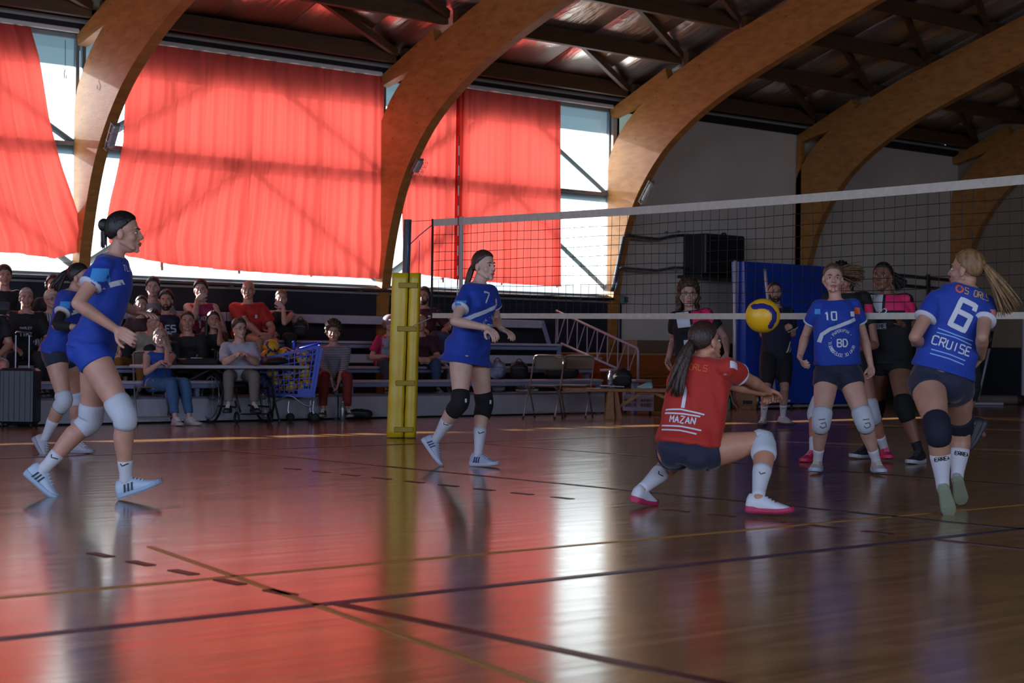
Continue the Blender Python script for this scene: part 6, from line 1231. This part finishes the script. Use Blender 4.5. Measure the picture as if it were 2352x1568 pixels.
for x, z, w_, h in ((-.07, .27, .03, .03), (.07, .27, .03, .03), (.0, .12, .15, .06)): MB().bbox(p0 + TOCAM * -.005 + RIGHT * x + UP * z, (w_, .014, h), .004, CA).build('slot', rub, pbx)
MB().box(p0 + UP * .07 + TOCAM * -.005, (.345, .012, .004), CA).build('joint', rub, pbx)
gp = thing('air_pump', 'green air pump with a curled red and pale hose beside the plywood box', 'pump', tuple(np.array(pz(1668, 942)))); g0 = np.array(pz(1668, 942)); MB().bbox(g0 + UP * .1, (.12, .12, .2), .012, CA).build('pump_body', mat('green plastic', '#2f6e50', .5), gp); MB().bbox(g0 + UP * .21, (.09, .09, .03), .01, CA).build('pump_head', blkp, gp)
MB().tube([g0 + UP * .22, g0 + UP * .36 + RIGHT * .03, g0 + UP * .33 + RIGHT * .12, g0 + UP * .15 + RIGHT * .15, g0 + UP * .03 + RIGHT * .2], .012, 8).build('hose', mat('red hose', '#8c2430', .5), gp, True); MB().tube([g0 + UP * .22, g0 + UP * .3 + RIGHT * .06, g0 + UP * .12 + RIGHT * .1, g0 + UP * .01 + RIGHT * .22], .006, 6).build('cord', mat('pale cord', '#b7a9a0', .6), gp, True)
# goal stand, roller and white post by the end wall
gs = thing('folding_goal_stand', 'slanted grey steel stand on a flat foot near the end wall', 'stand', tuple(np.array(pz(2252, 930)))); dg_ = depth(pz(2252, 930)); G = lambda x, y, dd=0: np.array(pd(x, y, dg_ + dd))
MB().tube([G(2247, 915), G(2275, 790)], .022, 8).build('strut', wf_, gs, True); MB().tube([G(2272, 800), G(2279, 760)], .03, 8).build('grip_sleeve', blkp, gs, True); mb = MB().bbox(np.array([G(2265, 925)[0], G(2265, 925)[1], .03]), (.6, .2, .05), .01, CA); mb.build('foot', wf_, gs)
rl = thing('rolled_mat', 'long pale rolled mat lying along the foot of the end wall', 'mat', tuple(np.array(pz(2300, 925)))); MB().tube([G(2245, 905, .4) * [1, 1, 0] + UP * .09, G(2390, 905, .4) * [1, 1, 0] + UP * .09], .085, 16).build('roll', mat('grey beige roll', '#6a5f58', .7), rl, True); MB().tube([G(2335, 905, .4) * [1, 1, 0] + UP * .09, G(2350, 905, .4) * [1, 1, 0] + UP * .09], .09, 16).build('tie_band', mat('maroon band', '#3a141c', .7), rl, True)
wb = thing('wall_bar', 'dark timber climbing bar frame fixed high on the wall behind the dark-haired opponent', 'frame', (26.8, VW - .1, 1.2)); dk = mat('dark brown timber', '#33211a', .6)
for (x0, y0, x1, y1) in ((2065, 632, 2200, 645), (2070, 655, 2215, 668), (2132, 630, 2134, 720)): a, b = pv(x0, y0, VW - .06), pv(x1, y1, VW - .06); MB().beam(a, b, .06, .07 if y1 - y0 < 50 else .06, (0, 1, 0)).build('rail', dk, wb)
pw = thing('white_post', 'upright white post in the far corner by the end wall', 'post', tuple(np.array(pz(2350, 925)))); q0 = np.array(pz(2350, 928)); MB().bbox(q0 + UP * .85, (.07, .07, 1.7), .01, CA).build('shaft', wf_, pw); MB().bbox(q0 + UP * .01, (.3, .3, .02), .005, CA).build('base', wf_, pw)
# ================================================================ WALL UNITS
hm = mat('charcoal heater casing', '#26282c', .5, .2); ht = thing('fan_heater', 'large dark louvred fan heater hung high on the beige wall', 'heater', (22.1, VW - .3, 2.25))
hx0, hx1 = float(pv(1568, 590, VW - .1)[0]), float(pv(1668, 590, VW - .1)[0]); hz0, hz1 = 2.27, 2.97; hc_ = ((hx0 + hx1) / 2 + .02, VW - .32, (hz0 + hz1) / 2)
MB().bbox(hc_, (hx1 - hx0 - .1, .5, hz1 - hz0), .02).build('casing', hm, ht); MB().bbox((hc_[0] + .1, VW - .08, hc_[2]), (hx1 - hx0 + .05, .12, hz1 - hz0 + .02), .01).build('back_plate', hm, ht)
for k in range(8): MB().box((hc_[0], VW - .58, hz0 + .07 + k * .08), (hx1 - hx0 - .2, .03, .008), np.array([[1, 0, 0], [0, .9, .43], [0, -.43, .9]])).build('louvre', mat('black louvre', '#131416', .5), ht)
MB().box((hc_[0], VW - .571, hc_[2]), (hx1 - hx0 - .16, .012, hz1 - hz0 - .1)).build('grille_recess', mat('black recess', '#08090a', .7), ht)
MB().bbox((hc_[0] - .05, VW - .33, hz0 - .04), (hx1 - hx0 + .1, .56, .05), .01).build('bracket', hm, ht); MB().lathe((hc_[0] + .25, VW - .3, hz1), [(.05, 0), (.05, .04), (.03, .06)], 12).build('vent_cap', hm, ht)
hp2 = thing('heater_pipework', 'grey lagged pipes rising past the arch foot and running to the fan heater', 'pipe', (20.2, VW - .2, 1.9)); W_ = lambda x, y, dv=.42: np.array(pv(x, y, VW - dv))
MB().tube([W_(1405, 668), W_(1412, 645), W_(1432, 545), W_(1440, 540), W_(1455, 542)], .032, 10).build('riser_pipe', pipem, hp2, True); MB().tube([W_(1440, 541), W_(1480, 546), W_(1515, 549), W_(1545, 542), W_(1570, 540)], .026, 10).build('upper_pipe', mat('dark lagging', '#36332f', .7), hp2, True)
MB().tube([W_(1415, 668), W_(1418, 650), W_(1420, 620), W_(1428, 615), W_(1480, 619), W_(1510, 621), W_(1550, 614), W_(1580, 616)], .024, 10).build('lower_pipe', pipem, hp2, True)
for x, y in ((1531, 542), (1559, 540)): MB().tube([W_(x, y), W_(x, y - 12)], .01, 6).build('valve_stem', pipem, hp2); MB().tube([W_(x - 4, y - 9), W_(x + 4, y - 9)], .01, 6).build('valve_wheel', pipem, hp2)
MB().tube([W_(1555, 614), W_(1555, 595)], .016, 8).build('bleed_valve', wf_, hp2)
fa = thing('call_point', 'small green and white alarm box on the wall above the bleacher end', 'alarm', tuple(W_(1433, 690, .05))); MB().bbox(W_(1429, 688, .03), (.1, .06, .16), .01).build('housing', mat('pale alarm housing', '#8a9692', .5), fa); MB().bbox(W_(1437, 688, .065), (.11, .02, .1), .006).build('green_lens', mat('green lens', '#2f5f58', .25), fa)
cd = thing('wall_socket_trunking', 'thin pale cable trunking running down the wall beside the alarm box', 'trunking', tuple(W_(1421, 780, .02))); MB().box((W_(1421, 730, .02)[0], VW - .02, 1.35), (.03, .02, .95)).build('trunk', wf_, cd)
# caged lamps on the arches
def cage_lamp(u, pts, label):
    (x0, y0), (x1, y1) = pts; a, b = np.array(pu(x0, y0, u - .0)), np.array(pu(x1, y1, u - .0)); ax = nrm(b - a); L = np.linalg.norm(b - a); no = nrm(np.cross(ax, (1, 0, 0))); no = no if no[1] < 0 else -no
    t = thing('caged_lamp', label, 'lamp', tuple((a + b) / 2)); A = np.array([(1, 0, 0), ax, no]); c_ = (a + b) / 2
    MB().bbox(c_, (.13, L, .03), .008, A).build('back_box', mat('grey lamp box', '#6d6a66', .5), t); MB().bbox(c_ + no * .035, (.1, L * .85, .045), .015, A).build('diffuser', mat('frosted lamp lens', '#a9b0b4', .25), t)
    wr_ = mat('pale cage wire', '#a79f94', .4, .4)
    for s in np.linspace(-.08, .08, 5): MB().tube([c_ + ax * (-L / 2) + np.array([s, 0, 0]), c_ + ax * (-L / 2 - .0) + no * .1 + np.array([s, 0, 0]), c_ + ax * (L / 2) + no * .1 + np.array([s, 0, 0]), c_ + ax * (L / 2) + np.array([s, 0, 0])], .003, 5).build('cage_wire', wr_, t)
    for s in (-.5, -.17, .17, .5): MB().tube([c_ + ax * L * s - np.array([.08, 0, 0]), c_ + ax * L * s + no * .1 - np.array([.08, 0, 0]), c_ + ax * L * s + no * .1 + np.array([.08, 0, 0]), c_ + ax * L * s + np.array([.08, 0, 0])], .003, 5).build('cage_wire', wr_, t)
cage_lamp(10.3, ((266, 282), (250, 340)), 'wire-caged emergency lamp on the arch beside the diagonal curtain')
cage_lamp(15.2, ((966, 364), (950, 395)), 'wire-caged emergency lamp on the arch above the yellow post')
cage_lamp(20.0, ((1497, 415), (1473, 462)), 'wire-caged emergency lamp on the arch beside the bare window')
hk = thing('window_hook', 'thin wire hook hanging inside the uncovered upper pane', 'hook', tuple(np.array(pv(150, 120, VW - .12)))); MB().tube([pv(150, y, VW - .12) for y in (92, 120, 150, 160)], .004, 6).build('wire', blkp, hk); MB().tube([pv(x, y, VW - .12) for x, y in ((150, 160), (147, 168), (148, 180), (152, 180), (152, 172))], .007, 6).build('hook_tip', blkp, hk, True)
finalize(); run_decals()
